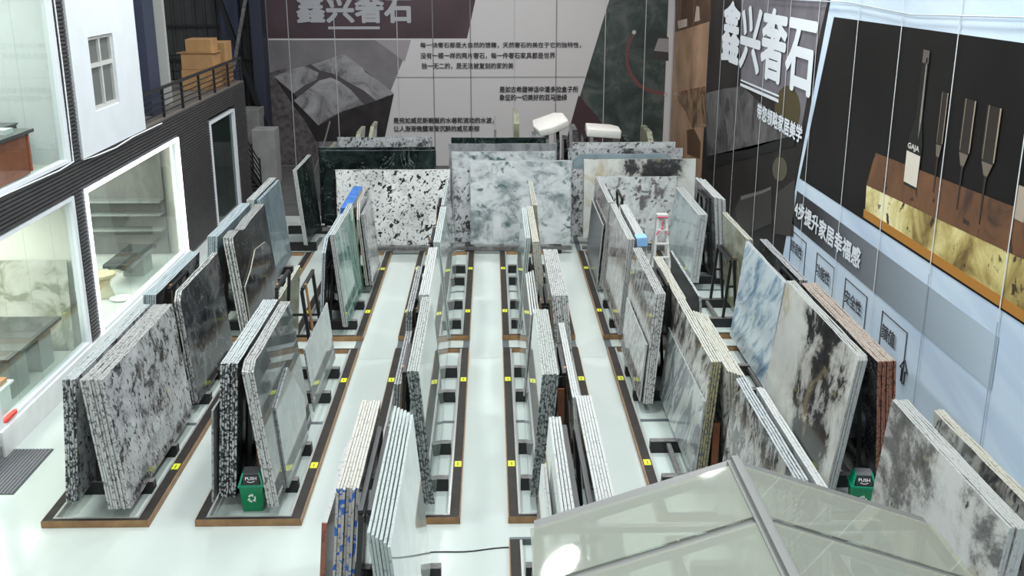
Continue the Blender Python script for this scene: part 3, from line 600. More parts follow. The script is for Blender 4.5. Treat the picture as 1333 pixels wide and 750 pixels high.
flatX([(16.98, 3.28), (16.72, 3.86), (4.6, 4.3), (4.6, 3.78)], 4, islt, 'printed_island_top', rb)
flatX([(16.98, 2.88), (4.6, 2.98), (4.6, 2.86), (16.98, 2.74)], 4, pr('island_plinth', (.42, .19, .04)), 'printed_island_plinth', rb)
bt = [(15.42, 3.62), (14.93, 3.62), (14.91, 4.28), (15.02, 4.62), (15.02, 5.5), (15.24, 5.5), (15.26, 4.62), (15.44, 4.26)]
flatX(bt, 5, pr('bottle_glass', (.014, .015, .012), .3), 'printed_bottle', rb)
flatX([(15.08, 4.35), (15.03, 4.62), (15.06, 5.5), (15.10, 5.5), (15.10, 4.62)], 6, pr('bottle_glint', (.22, .20, .18)), 'printed_glint', rb)
flatX([(15.02, 5.42), (15.24, 5.42), (15.24, 5.6), (15.02, 5.6)], 6, pr('bottle_cap', (.12, .10, .09)), 'printed_bottle_cap', rb)
flatX([(15.43, 3.66), (14.94, 3.66), (14.93, 4.12), (15.44, 4.12)], 6, pr('bottle_label', (.66, .60, .52)), 'printed_bottle_label', rb)
text_mesh('lettering', 'GAJA', lambda u, v: (WX - .042, 15.40 - u * .42, 4.15 + v * .1), pr('label_white', (.6, .58, .55)), rb, .03)
def glassprint(y, zt, zm, zb, wdt):
    flatX([(y + wdt, zt), (y - wdt, zt), (y - wdt, zm + .1), (y - wdt * .75, zm), (y - .03, zm - .18), (y - .015, zb), (y + .015, zb), (y + .03, zm - .18), (y + wdt * .75, zm), (y + wdt, zm + .1)], 5, pr('wine_glass', (.032, .026, .022), .3), 'printed_glass', rb)
    flatX([(y - wdt, zt), (y - wdt * .8, zt), (y - wdt * .8, zm + .05), (y - wdt * .95, zm + .05)], 6, pr('glass_glint', (.34, .27, .21)), 'printed_glint', rb)
    flatX([(y + wdt * .8, zt), (y + wdt * .62, zt), (y + wdt * .66, zm + .05), (y + wdt * .8, zm + .05)], 6, pr('glass_glint', (.18, .15, .12)), 'printed_glint', rb)
    flatX([(y + wdt * .8, zm + .02), (y - wdt * .8, zm + .02), (y - .05, zm - .14), (y + .05, zm - .14)], 6, pr('glass_base', (.16, .13, .105)), 'printed_glint', rb)
glassprint(14.35, 5.1, 4.36, 3.72, .11); glassprint(13.56, 5.1, 4.38, 3.66, .17); glassprint(12.88, 5.1, 4.38, 3.62, .19)
flatX([(12.05, 3.9), (11.8, 3.9), (11.8, 4.3), (12.05, 4.3)], 5, pr('mini_glass', (.4, .33, .27)), 'printed_glass', rb)
# strip and boxes
m, nt, bs = new_mat('print_fading_strip')
tc = nt.nodes.new('ShaderNodeTexCoord'); sp = nt.nodes.new('ShaderNodeSeparateXYZ'); mr = nt.nodes.new('ShaderNodeMapRange'); rp = nt.nodes.new('ShaderNodeValToRGB')
mr.inputs['From Min'].default_value = 21; mr.inputs['From Max'].default_value = 11.5
nt.links.new(tc.outputs['Object'], sp.inputs[0]); nt.links.new(sp.outputs['Y'], mr.inputs['Value']); nt.links.new(mr.outputs[0], rp.inputs['Fac'])
rp.color_ramp.elements[0].color = (.03, .03, .034, 1); rp.color_ramp.elements[0].position = .15; rp.color_ramp.elements[1].color = (.46, .55, .64, 1); rp.color_ramp.elements[1].position = .95
e = rp.color_ramp.elements.new(.5); e.color = (.19, .21, .24, 1)
nt.links.new(rp.outputs['Color'], bs.inputs['Base Color']); bs.inputs['Roughness'].default_value = .45
flatX([(21.0, 1.65), (20.84, 2.37), (12.0, 2.42), (12.0, 1.72)], 3, m, 'printed_strip', rb)
white_l = pr('letter_white', (.72, .76, .80))
def tR(s, ya, yb, z0, z1, mat, bold): text_mesh('lettering', s, lambda u, v: (WX - .045, ya + u * (yb - ya), z0 + v * (z1 - z0)), mat, rb, bold)
tR('鑫兴奢石', 28.6, 20.35, 4.32, 5.80, white_l, .03)
flatX([(26.3, 3.98), (22.7, 4.02), (22.7, 4.06), (26.3, 4.02)], 5, white_l, 'title_rule', rb)
flatX([(26.3, 3.86), (22.7, 3.90), (22.7, 3.97), (26.3, 3.93)], 5, white_l, 'title_rule', rb)
tR('带您领略家居美学', 24.4, 20.75, 3.34, 3.68, white_l, .03)
tR('4步提升家居幸福感', 20.82, 16.88, 1.86, 2.20, white_l, .03)
for ya, yb, s in ((21.02, 19.94, '舒适性'), (19.24, 18.16, '功能性'), (17.56, 16.43, '安全性'), (15.74, 14.68, '颜值')):
    zt = 1.52; mat = dk; L_ = .018
    for pts in ([(ya, zt), (yb, zt), (yb, zt - L_), (ya, zt - L_)], [(ya, .7), (ya, zt), (ya - .03, zt), (ya - .03, .7)], [(yb + .03, .7), (yb + .03, zt), (yb, zt), (yb, .7)]):
        flatX(pts, 3, mat, 'printed_box_line', rb)
    wd_ = (ya - yb) * (.74 if len(s) == 3 else .52)
    tR(s, ya - .12, ya - .12 - wd_, 1.12, 1.36, mat, .02)
def arrow(y, z):
    P0 = [(y, z + .24), (y - .14, z + .08), (y - .06, z + .08), (y - .06, z - .12), (y + .06, z - .12), (y + .06, z + .08), (y + .14, z + .08)]
    b = MB()
    for i in range(7):
        a = P0[i]; c = P0[(i + 1) % 7]; b.bar((WX - .03, *a), (WX - .03, *c), .003, .025, dk, up=(1, 0, 0))
    b.build('printed_arrow', rb)
arrow(14.65, .86)
sw = pr('seam_light', (.66, .68, .70), .4); sdk = pr('seam_blue_grey', (.32, .36, .42), .4)  # pale panel joints, and blue-grey ones low on the pale print
for y in (35.2, 32.9, 28.7, 26.55, 24.1, 22.25, 20.3, 18.1, 16.15): flatX([(y, 0), (y - .025, 0), (y - .025, 9.3), (y, 9.3)], 8, sw if y < 30 else wd, 'panel_seam', rb)
for y in (14.15, 12.05, 10.1, 8.0): flatX([(y, 0), (y - .02, 0), (y - .02, 2.6), (y, 2.6)], 8, sdk, 'panel_seam', rb); flatX([(y, 2.6), (y - .025, 2.6), (y - .025, 9.3), (y, 9.3)], 8, sw, 'panel_seam', rb)
tag(MB().tube([(WX - .08, 24, 6.02), (WX - .08, 18.5, 6.13), (WX - .08, 15.7, 6.06), (WX - .08, 12, 6.2), (WX - .08, 8, 6.3)], .012, plain('grey_wire', (.45, .48, .52), .5), 6).build('wire'), 'thin grey wire stretched along the top of the blue banner', 'wire')

# ================================================================== RACKS ON THE FLOOR
COLW = {1: 'leftmost', 2: 'second', 3: 'third', 4: 'fourth', 5: 'fifth', 6: 'rightmost'}
ROWW = {0: 'nearest', 1: 'middle', 2: 'rear'}
def rack(c, r, y0, y1, tags=True):
    x0, x1 = RX[c]
    t = thing('slab_rack', f'low timber and steel floor rack, {COLW[c]} of the {ROWW[r]} row', 'rack', ((x0 + x1) / 2, y0, 0), 0, f'floor racks of the {ROWW[r]} row')
    h = (x1 - x0) / 2; L = y1 - y0; H = .10
    for a in (0, L - .05): MB().box(-h, h, a, a + .05, 0, H, K['wood'] if r else K['track'], K['rail'] if r else K['track']).build('end_board', t)
    for s in (-1, 1):
        sr = MB().box(min(s * h, s * (h - .12)), max(s * h, s * (h - .12)), .05, L - .05, 0, H, K['rail']).build('side_rail', t)
        MB().box(min(s * (h + .012), s * h), max(s * (h + .012), s * h), 0, L, 0, H - .01, K['wood']).build('side_board', t)
        MB().box(min(s * (h - .12), s * (h - .15)), max(s * (h - .12), s * (h - .15)), .07, L - .07, .02, H + .006, K['lip']).build('inner_lip', t)
        if tags:
            for ty in (L * .24, L * .75):
                g = MB().box(min(s * (h - .01), s * (h - .105)), max(s * (h - .01), s * (h - .105)), ty - .085, ty + .085, H, H + .005, K['yellow']).build('yellow_tag', t)
                MB().box(s * (h - .06) - .006, s * (h - .06) + .006, ty - .05, ty + .04, H + .005, H + .007, K['ink']).build('tag_mark', g)
    MB().box(-h + .12, h - .12, .05, .08, .02, H + .006, K['lip']).build('inner_lip', t)
    MB().box(-h + .15, h - .15, .08, L - .05, 0, .02, K['panel_floor']).build('base_panel', t)
    if r: MB().box(-h + .16, h - .16, L / 2 - .05, L / 2 + .04, .02, .024, K['track']).build('cross_strip', t)
    return t
for c in range(1, 7):
    for r in (1, 2): rack(c, r, *ROWS[r])
for c in (4, 5, 6): rack(c, 0, 7.6, 11.38, False)

# ------------------------------------------------------------------ slabs
def outline(L, h, seed, cut=None, rough=.012):
    rnd = random.Random(seed); c = cut or {}
    pts = [(0, 0), (L, 0)]
    if 'tb' in c: pts += [(L, h - c['tb'][1]), (L - c['tb'][0], h)]
    else: pts += [(L, h)]
    pts += list(reversed(c.get('top', [])))
    if 'tf' in c: pts += [(c['tf'][0], h), (0, h - c['tf'][1])]
    else: pts += [(0, h)]
    out = []
    n = len(pts)
    for i in range(n):
        a = pts[i]; b_ = pts[(i + 1) % n]; out.append(a)
        d = math.hypot(b_[0] - a[0], b_[1] - a[1]); k = int(d / .3)
        if i == 0: continue
        for j in range(1, k):
            t = j / k; nx, ny = -(b_[1] - a[1]) / d, (b_[0] - a[0]) / d
            q = rnd.uniform(0, rough); out.append((a[0] + (b_[0] - a[0]) * t + nx * q, a[1] + (b_[1] - a[1]) * t + ny * q))
    return out
SEED = [0]
def slab_mesh(L, h, face, rimm, cut=None, t=.026, pts=None):
    SEED[0] += 1
    o = pts or outline(L, h, SEED[0], cut)
    b = MB(); b.prism([(-t / 2, y, z) for y, z in o], (t, 0, 0), K[face], K[rimm]); return b
ORD = ['outermost', 'second', 'third', 'fourth', 'fifth', 'sixth', 'seventh', 'eighth', 'ninth', 'tenth', 'eleventh']
INNER = {}
ZB = .204
def stack(c, r, half, side, xo, y0, L, h, n, lean, face, rimm, look, pitch=.031, cut=None, jit=.02, stag=0, t=.026, tag_=None, pts=None, z=ZB, note=None):
    s = 1 if side == 'R' else -1
    where = f"{'right' if s > 0 else 'left'} stack, {'near' if half == 1 else 'far'} end of {COLW[c]} {ROWW[r]}-row rack"
    rnd = random.Random(int(abs(xo * 1000) + y0 * 77))
    obs = []
    var = [slab_mesh(L, h, face, rimm, cut, t, pts).build('stone_slab') for _ in range(min(n, 3))]
    for i in range(n):
        o = var[i] if i < len(var) else var[i % len(var)].copy()
        if i >= len(var): COL.objects.link(o)
        o.location = (xo - s * i * pitch, y0 + (rnd.uniform(-jit, jit) if i else 0) + i * stag, z)
        o.rotation_euler = (0, -s * R(lean), 0)
        head = look + ' slab'
        lab = f"{head}, {note}" if (n == 1 and note) else (f"{head}, {ORD[i]} in {where}" if n > 1 else f"{head} in {where}")
        tag(o, lab, 'slab', f"{look} slabs in {where}" if n > 1 else None, 'thing')
        obs.append(o)
    xi = xo - s * ((n - 1) * pitch + t / 2)
    k = (c, r, half); d = INNER.setdefault(k, {})
    if side not in d or (d[side][0] - xi) * s > 0: d[side] = (xi, lean)
    return obs

# --- nearest row
stack(3, 0, 1, 'L', -1.63, 9.0, 2.1, 1.84, 7, 5, 'greyveil', 'r_blue', 'grey cream-edged', .031, jit=.03)
stack(3, 0, 1, 'L', -1.745, 9.02, 1.8, 1.46, 1, 5, 'brown', 'r_brown', 'red-brown white-edged', t=.05, note='lowest, outside the cream-edged stack at bottom left')
stack(3, 0, 1, 'R', -.73, 7.95, 2.75, 1.84, 6, 5, 'polwhite', 'r_pale', 'polished pale', .040, stag=.05)
stack(4, 0, 1, 'L', .50, 8.0, 2.6, 1.84, 4, 4, 'polwhite', 'r_white', 'white-edged pale', .034)
stack(4, 0, 1, 'L', .42, 7.95, 2.2, 1.5, 2, 4, 'polwhite', 'r_white', 'short white-edged', .028)
stack(4, 0, 1, 'R', 1.28, 8.2, 3.0, 1.84, 6, 5, 'greyveil', 'r_white', 'grey white-edged', .031)
stack(5, 0, 1, 'L', 2.80, 9.1, 2.72, 1.78, 4, 5, 'darkspeck', 'r_dark', 'dark-speckled', .034, stag=.03)
stack(5, 0, 1, 'R', 3.36, 8.95, 2.6, 1.77, 3, 5, 'cloud', 'r_white', 'white marble', .031)
stack(6, 0, 1, 'L', 4.30, 8.0, 2.8, 1.93, 6, 5, 'panda', 'r_white', 'white-and-black cloudy', .031)
stack(6, 0, 1, 'R', 5.22, 8.2, 2.65, 1.78, 4, 5, 'speckbeige', 'r_beige', 'speckled beige-edged', .031)
# --- middle row
stack(1, 1, 1, 'R', -4.585, 11.99, 2.95, 1.76, 9, 5, 'speckle', 'r_spk', 'black-speckled white')
stack(1, 1, 1, 'L', -5.44, 12.18, 3.0, 1.68, 5, 5.5, 'speckle', 'r_dark', 'dark speckled')
stack(1, 1, 2, 'R', -4.60, 15.3, 2.38, 1.80, 3, 4.5, 'darkgrey', 'r_mid', 'dark grey veined', .034, cut={'tf': (.16, .12)})
stack(1, 1, 2, 'L', -5.40, 15.26, 2.5, 1.80, 6, 5, 'darkgrey', 'r_bgrey', 'dark pale-blue-edged', .033)
stack(2, 1, 1, 'L', -3.52, 12.26, 2.6, 1.85, 7, 5.2, 'black_m', 'r_dark', 'black speckle-edged', .032, jit=.015)
stack(2, 1, 1, 'L', -3.575, 12.12, 2.0, 1.28, 1, 4.5, 'greyveil', 'r_grey', 'low thin grey', note='outside the black stack left of the green bin')
stack(2, 1, 1, 'R', -2.72, 12.0, 2.55, 1.92, 5, 6, 'poldark', 'r_spk', 'polished mirror-dark', .030, cut={'tf': (.2, .08)}, jit=.012)
stack(2, 1, 1, 'R', -2.69, 12.5, 1.5, 1.3, 1, 6, 'palegreen', 'r_grey', 'broken pale grey', note='leaning on the mirror-dark slabs behind the green bin', pts=[(0, 0), (1.55, 0), (1.75, .55), (1.1, 1.27), (.1, 1.1), (.05, .6)])
stack(2, 1, 2, 'R', -2.74, 14.95, 2.3, 1.02, 1, 5, 'palegreen', 'r_grey', 'low pale grey-green', note='far end of the second middle-row rack')
stack(2, 1, 2, 'L', -3.60, 16.15, 2.1, 1.40, 2, 5, 'beigegreen', 'r_beige', 'low beige-green', .034)
stack(3, 1, 1, 'R', -.755, 12.03, 3.0, 1.82, 5, 5, 'darkgreen', 'r_black', 'polished dark wet-edged', .030, jit=.012)
stack(3, 1, 1, 'L', -1.38, 13.0, 2.1, 1.25, 3, 4, 'black_m', 'r_grey', 'low black', .034)
stack(3, 1, 2, 'R', -.80, 15.1, 2.75, 1.83, 5, 5, 'polwhite', 'r_white', 'polished white-edged', .031)
stack(3, 1, 2, 'L', -1.40, 15.3, 2.5, 1.5, 3, 4, 'black_m', 'r_grey', 'black grey-edged', .034)
stack(4, 1, 1, 'L', .49, 12.19, 2.58, 1.70, 7, 4.8, 'polwhite', 'r_black', 'polished pale black-edged', .030, jit=.015)
stack(4, 1, 1, 'R', 1.17, 12.0, 2.8, 1.48, 3, 4.5, 'greyveil', 'r_white', 'low white-edged', .030)
stack(4, 1, 2, 'L', .50, 15.5, 2.3, 1.36, 4, 4.5, 'polwhite', 'r_white', 'short polished white', .040, stag=.06)
stack(4, 1, 2, 'R', 1.28, 15.0, 2.65, 1.84, 8, 5, 'speckle', 'r_spk', 'speckled white-topped', .031)
stack(5, 1, 1, 'L', 2.66, 12.56, 2.9, 1.16, 1, 4.5, 'patchy', 'r_white', 'low grey-green patchy', note='front of the fifth middle-row rack')
stack(5, 1, 1, 'L', 2.70, 12.56, 2.7, 1.70, 4, 4, 'speckbeige', 'r_yellow', 'beige-black speckled', .034)
stack(5, 1, 1, 'R', 3.26, 12.1, 2.4, 1.70, 6, 5, 'speckbeige', 'r_beige', 'beige-edged', .031, stag=.03)
stack(5, 1, 2, 'L', 2.31, 15.25, 2.4, .95, 1, 4.5, 'speckle2', 'r_white', 'low grey speckled', note='outside the far stack of the fifth middle-row rack')
stack(5, 1, 2, 'L', 2.36, 15.16, 2.7, 1.80, 5, 4, 'speckle2', 'r_spk', 'tall grey speckled', .032)
stack(5, 1, 2, 'R', 3.10, 15.32, 2.4, 1.68, 5, 5, 'speckbeige', 'r_beige', 'beige-topped', .031)
stack(5, 1, 2, 'R', 3.34, 15.45, 2.7, 1.66, 1, 4.5, 'black_m', 'r_grey', 'smooth black', t=.04, note='beside the wooden battens, fifth middle-row rack')
stack(6, 1, 1, 'L', 4.29, 12.13, 3.3, 1.93, 4, 7.5, 'blackbeige', 'r_white', 'white, beige and black', .034, cut={'tf': (.05, .04)})
stack(6, 1, 1, 'R', 5.22, 12.3, 3.4, 1.80, 8, 5, 'darkgrey', 'r_red', 'dark red-brown-edged', .031)
stack(6, 1, 2, 'L', 4.40, 15.7, 2.6, 1.80, 2, 6, 'blueonyx', 'r_white', 'blue-white onyx', .034)
stack(6, 1, 2, 'R', 5.14, 15.9, 2.6, 1.78, 4, 5, 'black_m', 'r_grey', 'black grey-topped', .034)
# --- rear row
stack(1, 2, 1, 'R', -4.51, 18.6, 2.82, 1.82, 6, 6, 'black_m', 'r_spk', 'black white-edged', .031, cut={'tf': (.05, .1), 'top': [(.5, 1.84), (.9, 1.76), (1.5, 1.80)]})
stack(1, 2, 1, 'R', -4.475, 18.62, 2.6, 1.25, 1, 6, 'darkgrey', 'r_beige', 'low grey broken-topped', note='leaning on the black white-edged stack of the leftmost rear rack', pts=[(0, 0), (2.7, 0), (2.45, 1.0), (2.2, 1.17), (1.3, 1.25), (.7, 1.0), (.1, .85)])
stack(1, 2, 1, 'L', -5.34, 18.8, 2.8, 1.80, 6, 5, 'bluegrey', 'r_bgrey', 'pale-blue-edged', .033)
stack(1, 2, 2, 'L', -5.30, 21.9, 2.4, 1.80, 5, 5, 'bluegrey', 'r_white', 'white-topped blue-grey', .033)
stack(1, 2, 2, 'R', -4.70, 21.75, 2.2, 1.83, 2, 5, 'bluegrey', 'r_bgrey', 'blue-grey', .034, cut={'tb': (.06, .05)})
stack(2, 2, 1, 'L', -3.22, 18.7, 2.4, 1.72, 2, 5, 'darkgrey', 'r_bgrey', 'dark round-cornered', .034, cut={'tf': (.3, .22), 'tb': (.2, .2)})
stack(2, 2, 1, 'R', -2.74, 18.88, 2.65, 1.80, 3, 5, 'greenonyx', 'r_white', 'green-veined', .034)
stack(2, 2, 2, 'L', -3.24, 21.62, 2.3, 1.66, 6, 4, 'brown', 'r_white', 'brown film-capped', .031, jit=.006)
stack(2, 2, 2, 'R', -2.55, 21.55, 1.6, 1.55, 2, 5, 'speckle', 'r_grey', 'grey speckled', .034)
stack(2, 2, 2, 'R', -2.64, 21.55, 1.9, 1.75, 2, 5, 'greyveil', 'r_beige', 'grey pale-topped', .034, cut={'tf': (.4, .3)})
stack(3, 2, 1, 'R', -.77, 18.2, 2.85, 1.83, 4, 5, 'polwhite', 'r_pale', 'polished pale blue-edged', .033)
stack(3, 2, 2, 'R', -.83, 21.2, 2.7, 1.83, 2, 5, 'glassy', 'r_pale', 'glassy grey-blue', .034)
stack(4, 2, 1, 'L', .48, 18.45, 2.5, 1.83, 3, 4.5, 'glassy', 'r_pale', 'glassy pale', .034)
stack(4, 2, 1, 'R', .99, 18.2, 2.85, 1.83, 4, 5, 'beigegreen', 'r_beige', 'beige', .031)
stack(4, 2, 2, 'R', 1.08, 21.1, 2.4, 1.84, 3, 5, 'beigegreen', 'r_beige', 'beige pale-edged', .034, jit=.06)
stack(5, 2, 2, 'L', 2.24, 21.5, 2.45, 1.32, 1, 4.5, 'slate', 'r_white', 'low smooth dark grey', note='far end of the fifth rear rack')
stack(5, 2, 2, 'L', 2.30, 21.4, 2.8, 1.82, 4, 4.5, 'browngrey', 'r_white', 'brown-grey speckled', .032)
stack(5, 2, 1, 'L', 2.34, 18.35, 2.95, 1.82, 4, 4, 'browngrey', 'r_white', 'brown speckled', .032)
o5 = stack(5, 2, 1, 'R', 2.94, 18.4, 2.8, 1.82, 5, 5, 'ltspeck', 'r_white', 'white-topped pale', .031)
stack(6, 2, 1, 'R', 4.86, 18.36, 2.2, 1.80, 3, 5, 'beigegreen', 'r_beige', 'beige-green mottled', .034)
stack(6, 2, 2, 'L', 4.27, 21.6, 2.9, 1.50, 3, 4.5, 'glassy', 'r_white', 'pale blue-green glassy', .068, t=.062)
stack(6, 2, 2, 'R', 5.06, 21.7, 2.2, 1.80, 3, 5, 'greyveil', 'r_white', 'grey thick white-edged', .066, t=.06, stag=.12)
s11 = []
for i in range(3):
    o = slab_mesh(2.15, 1.85, 'blackgreen', 'r_white', t=.03).build('stone_slab', loc=(-4.48 - i * .036, 24.9 + i * .02, ZB), rot=(0, R(-5), 0))
    tag(o, f"near-black green slab with white edge, {ORD[i]} beside the far black-spotted pile", 'slab', 'near-black slabs behind the leftmost rear rack', 'thing')
tb = thing('timber_bearer', 'black timber bearers under the near-black slabs behind the leftmost rear rack', 'bearer', (-4.8, 26, 0))
for y in (-.8, .9): MB().box(-.5, .5, y - .06, y + .06, 0, .2, K['black']).build('beam', tb)

# --- piles facing the camera at the back
def pile(x0, y0, L, h, n, face, rimm, look, where, pitch=.034, lean=5, t=.024, jit=.03, cut=None, z=ZB):
    rnd = random.Random(int(y0 * 100 + L * 7))
    for i in range(n):
        o = slab_mesh(L, h, face, rimm, cut, t).build('stone_slab', loc=(x0 + L + (rnd.uniform(-jit, jit) if i else 0), y0 + i * pitch, z), rot=(0, R(lean), R(90)))
        lab = f"{look} slab, {'front' if i == 0 else ORD[i]} of {where}" if n > 1 else f"{look} slab, {where}"
        tag(o, lab, 'slab', f"{look} slabs of {where}" if n > 1 else None, 'thing')
def bearers(x0, x1, y0, y1, label):
    t = thing('timber_bearer', label, 'bearer', ((x0 + x1) / 2, y0, 0)); h = (x1 - x0) / 2
    for x in (-h + .25, h - .45): MB().box(x, x + .2, 0, y1 - y0, 0, .2, K['black']).build('beam', t)
    MB().box(-h, h, -.02, .08, .1, .19, K['worn']).build('front_rail', t)
pile(-3.72, 24.90, 2.72, 1.82, 4, 'white_spk', 'r_white', 'white black-spotted', 'the left back pile', .034)
pile(-3.82, 25.10, 2.5, 1.80, 1, 'black_m', 'r_black', 'black', 'just behind the left back pile')
bearers(-3.8, -.95, 24.75, 25.4, 'dark bearers under the black-spotted back pile')
pile(-.5, 24.92, 2.42, 2.02, 5, 'cloud', 'r_white', 'blue-grey clouded', 'the middle back pile')
pile(-.92, 25.16, 1.9, 1.84, 2, 'speckle', 'r_spk', 'black-speckled', 'the pair behind the middle pile')
bearers(-.9, 1.95, 24.77, 25.4, 'dark bearers under the clouded back pile')
pile(2.62, 24.92, 1.86, 1.64, 2, 'ltspeck', 'r_white', 'pale speckled', 'the right back pile')
pile(2.28, 25.50, 2.76, 1.96, 2, 'blackbeige', 'r_beige', 'black, grey and gold', 'the pile behind the pale speckled one')
pile(1.98, 25.62, .85, 1.7, 1, 'speckle', 'r_spk', 'narrow black-speckled', 'left of the gold-black slab')
pile(2.05, 25.90, 2.5, 2.02, 2, 'bluegrey', 'r_pale', 'pale blue', 'the pair behind the gold-black slabs', cut={'tf': (.2, .15), 'tb': (.2, .15)})
bearers(2.2, 5.0, 24.77, 26.3, 'dark bearers under the right back pile')
pile(-4.35, 26.9, 2.9, 1.95, 3, 'blackgreen', 'r_grey', 'black-green', 'the second left back pile')
pile(-4.46, 27.15, 3.0, 2.0, 2, 'blackgreen', 'r_pale', 'plastic-wrapped dark', 'the pair behind the black-green pile')
pile(-4.1, 28.1, 2.5, 2.1, 3, 'speckle', 'r_spk', 'black-speckled', 'the rearmost left pile')
bearers(-4.4, -1.4, 26.75, 28.6, 'dark bearers under the black-green back pile')
pile(-1.0, 26.3, 2.6, 2.02, 2, 'cloud', 'r_beige', 'cloudy cream-edged', 'the second middle back pile')
pile(-1.1, 26.9, 2.8, 2.12, 2, 'greyveil', 'r_pale', 'plastic-wrapped grey', 'the third middle back pile')
pile(-1.05, 27.5, 2.5, 2.18, 2, 'blackgreen', 'r_black', 'dark green', 'the rearmost middle pile')
bearers(-1.1, 1.7, 26.2, 28.0, 'dark bearers under the second middle back pile')
pile(2.15, 27.4, 2.7, 2.06, 3, 'ltspeck', 'r_spk', 'grey black-veined', 'the rearmost right pile')
pile(2.0, 27.1, 3.0, 1.96, 1, 'speckle', 'r_spk', 'black-speckled', 'in front of the rearmost right pile')
bearers(2.0, 5.0, 26.95, 28.0, 'dark bearers under the rearmost right pile')

# ------------------------------------------------------------------ A-frames between the stacks
BEAMS = {(0, 1): (8.75, 10.6), (1, 1): (12.77, 13.86), (1, 2): (15.75, 16.8), (2, 1): (19.3, 20.5), (2, 2): (22.16, 23.1)}
PLANK = {(2, 1, 1): (-3.06, 1.72, K['batten']), (4, 1, 1): (.89, 1.5, K['ply']), (5, 1, 1): (2.945, 1.0, K['ply'])}
NOBAT = {(6, 2, 1, 'L'), (6, 2, 2, 'L'), (6, 2, 2, 'R'), (6, 0, 1, 'L'), (6, 0, 1, 'R'), (3, 0, 1, 'L'), (3, 0, 1, 'R'), (4, 0, 1, 'L'), (4, 0, 1, 'R'), (6, 1, 1, 'L'), (6, 1, 1, 'R'), (6, 1, 2, 'L'), (6, 1, 2, 'R')}
def aframe(c, r, half):
    x0, x1 = RX[c]; cx = (x0 + x1) / 2; d = INNER.get((c, r, half), {})
    ya, yb = BEAMS[(r, half)]
    t = thing('a_frame', f"black steel A-frame at {'near' if half == 1 else 'far'} end of {COLW[c]} {ROWW[r]}-row rack", 'frame', (cx, ya, 0), 0, 'steel frames between the slab stacks')
    zf = 0 if (c == 3 and r == 0) else .02
    for y in (0, yb - ya):
        MB().box(x0 + .17 - cx, x1 - .17 - cx, y - .06, y + .06, zf, .2, K['black'], K['worn']).build('cross_beam', t)
    for x in (-.28, .22): MB().box(x, x + .06, .06, yb - ya - .06, .12, .18, K['worn']).build('base_bar', t)
    xl, al = d.get('L', (cx - .22, 4.5)); xr, ar = d.get('R', (cx + .22, 4.5))
    xl += .05; xr -= .05; tl, tr = math.tan(R(al)), math.tan(R(ar)); top = 1.7
    gap = (xr - xl) - .08
    if gap <= .02: return t
    zt = min(top, gap / (tl + tr)) if (tl + tr) > 0 else top
    for y in (0, yb - ya):
        for (xb, k, nm) in ((xl, tl, 1), (xr, -tr, -1)):
            p = (xb - cx + .01 * nm, y, .2); q = (xb - cx + .01 * nm + k * zt, y, .2 + zt)
            MB().bar(p, q, .05, .05, K['black'], up=(0, 1, 0)).build('post', t)
        zc = .2 + zt * .55
        MB().box(xl - cx + tl * zt * .55, xr - cx - tr * zt * .55, y - .02, y + .02, zc, zc + .035, K['black']).build('crosspiece', t)
    for (xb, k) in ((xl, tl), (xr, -tr)):
        x = xb - cx + k * zt; MB().box(x - .025, x + .025, .0, yb - ya, .2 + zt, .245 + zt, K['black']).build('top_rail', t)
    for (xb, k, s, n) in ((xl, tl, 1, 'L'), (xr, -tr, -1, 'R')):
        if (c, r, half, n) in NOBAT: continue
        for y in (.2,):
            MB().bar((xb - cx - .025 * s, y, .22), (xb - cx - .025 * s + k * (zt + .05), y, .25 + zt), .075, .028, K['batten'], up=(1, 0, 0)).build('wooden_batten', t)
    if (c, r, half) in PLANK:
        x, h, mt = PLANK[(c, r, half)]; MB().box(x - cx - .045, x - cx + .045, -.10, -.065, .2, h, mt).build('wooden_plank', t)
    return t
for c in range(1, 7):
    for r in (1, 2):
        for hf in (1, 2): aframe(c, r, hf)
for c in (3, 4): aframe(c, 0, 1)
for c in (5, 6):
    t = thing('timber_bearer', f'black bearers under the {COLW[c]} nearest-row slab stacks', 'bearer', ((RX[c][0] + RX[c][1]) / 2, 8.75, 0))
    for y in (0, 1.85): MB().box(-.5, .5, y - .06, y + .06, .02, .2, K['black'], K['worn']).build('beam', t)

# ------------------------------------------------------------------ small things on and round the racks
for i, (x, y, z, a, l) in enumerate([(.83, 13.86, .2, .03, 'lower left timber block on the beam of the fourth rack'), (.945, 13.66, .2, -.03, 'short timber block lying in front of the beam, fourth rack'), (.885, 13.76, .292, .06, 'upper timber block resting on the others in the fourth rack')]):
    tag(MB().box(-.05, .05, -.28, .28, 0, .09, K['batten']).build('timber_block', loc=(x, y, z if i != 1 else .2), rot=(0, 0, a), bevel=.006), l, 'block', 'timber blocks inside the fourth rack')
# blue film on the brown pile, blue tape
b = MB(); xs = -3.22
b.box(-.02, .185, -.04, 2.2, 1.676, 1.69, K['blue']).box(-.02, .185, -.05, -.035, 1.44, 1.69, K['blue'])
o = b.build('plastic_film', loc=(-3.24, 21.59, ZB + .006), rot=(0, R(4), 0)); tag(o, 'bright blue plastic film capping the brown slabs, second rear rack', 'film')
o = MB().box(-.17, .02, 0, .3, 1.835, 1.85, K['bluetape']).box(-.17, .02, -.03, -.022, 1.7, 1.84, K['bluetape']).build('tape_strip', loc=(2.94, 18.37, ZB), rot=(0, R(-5), 0)); tag(o, 'pale blue tape over the ends of the white-topped pale slabs', 'tape')
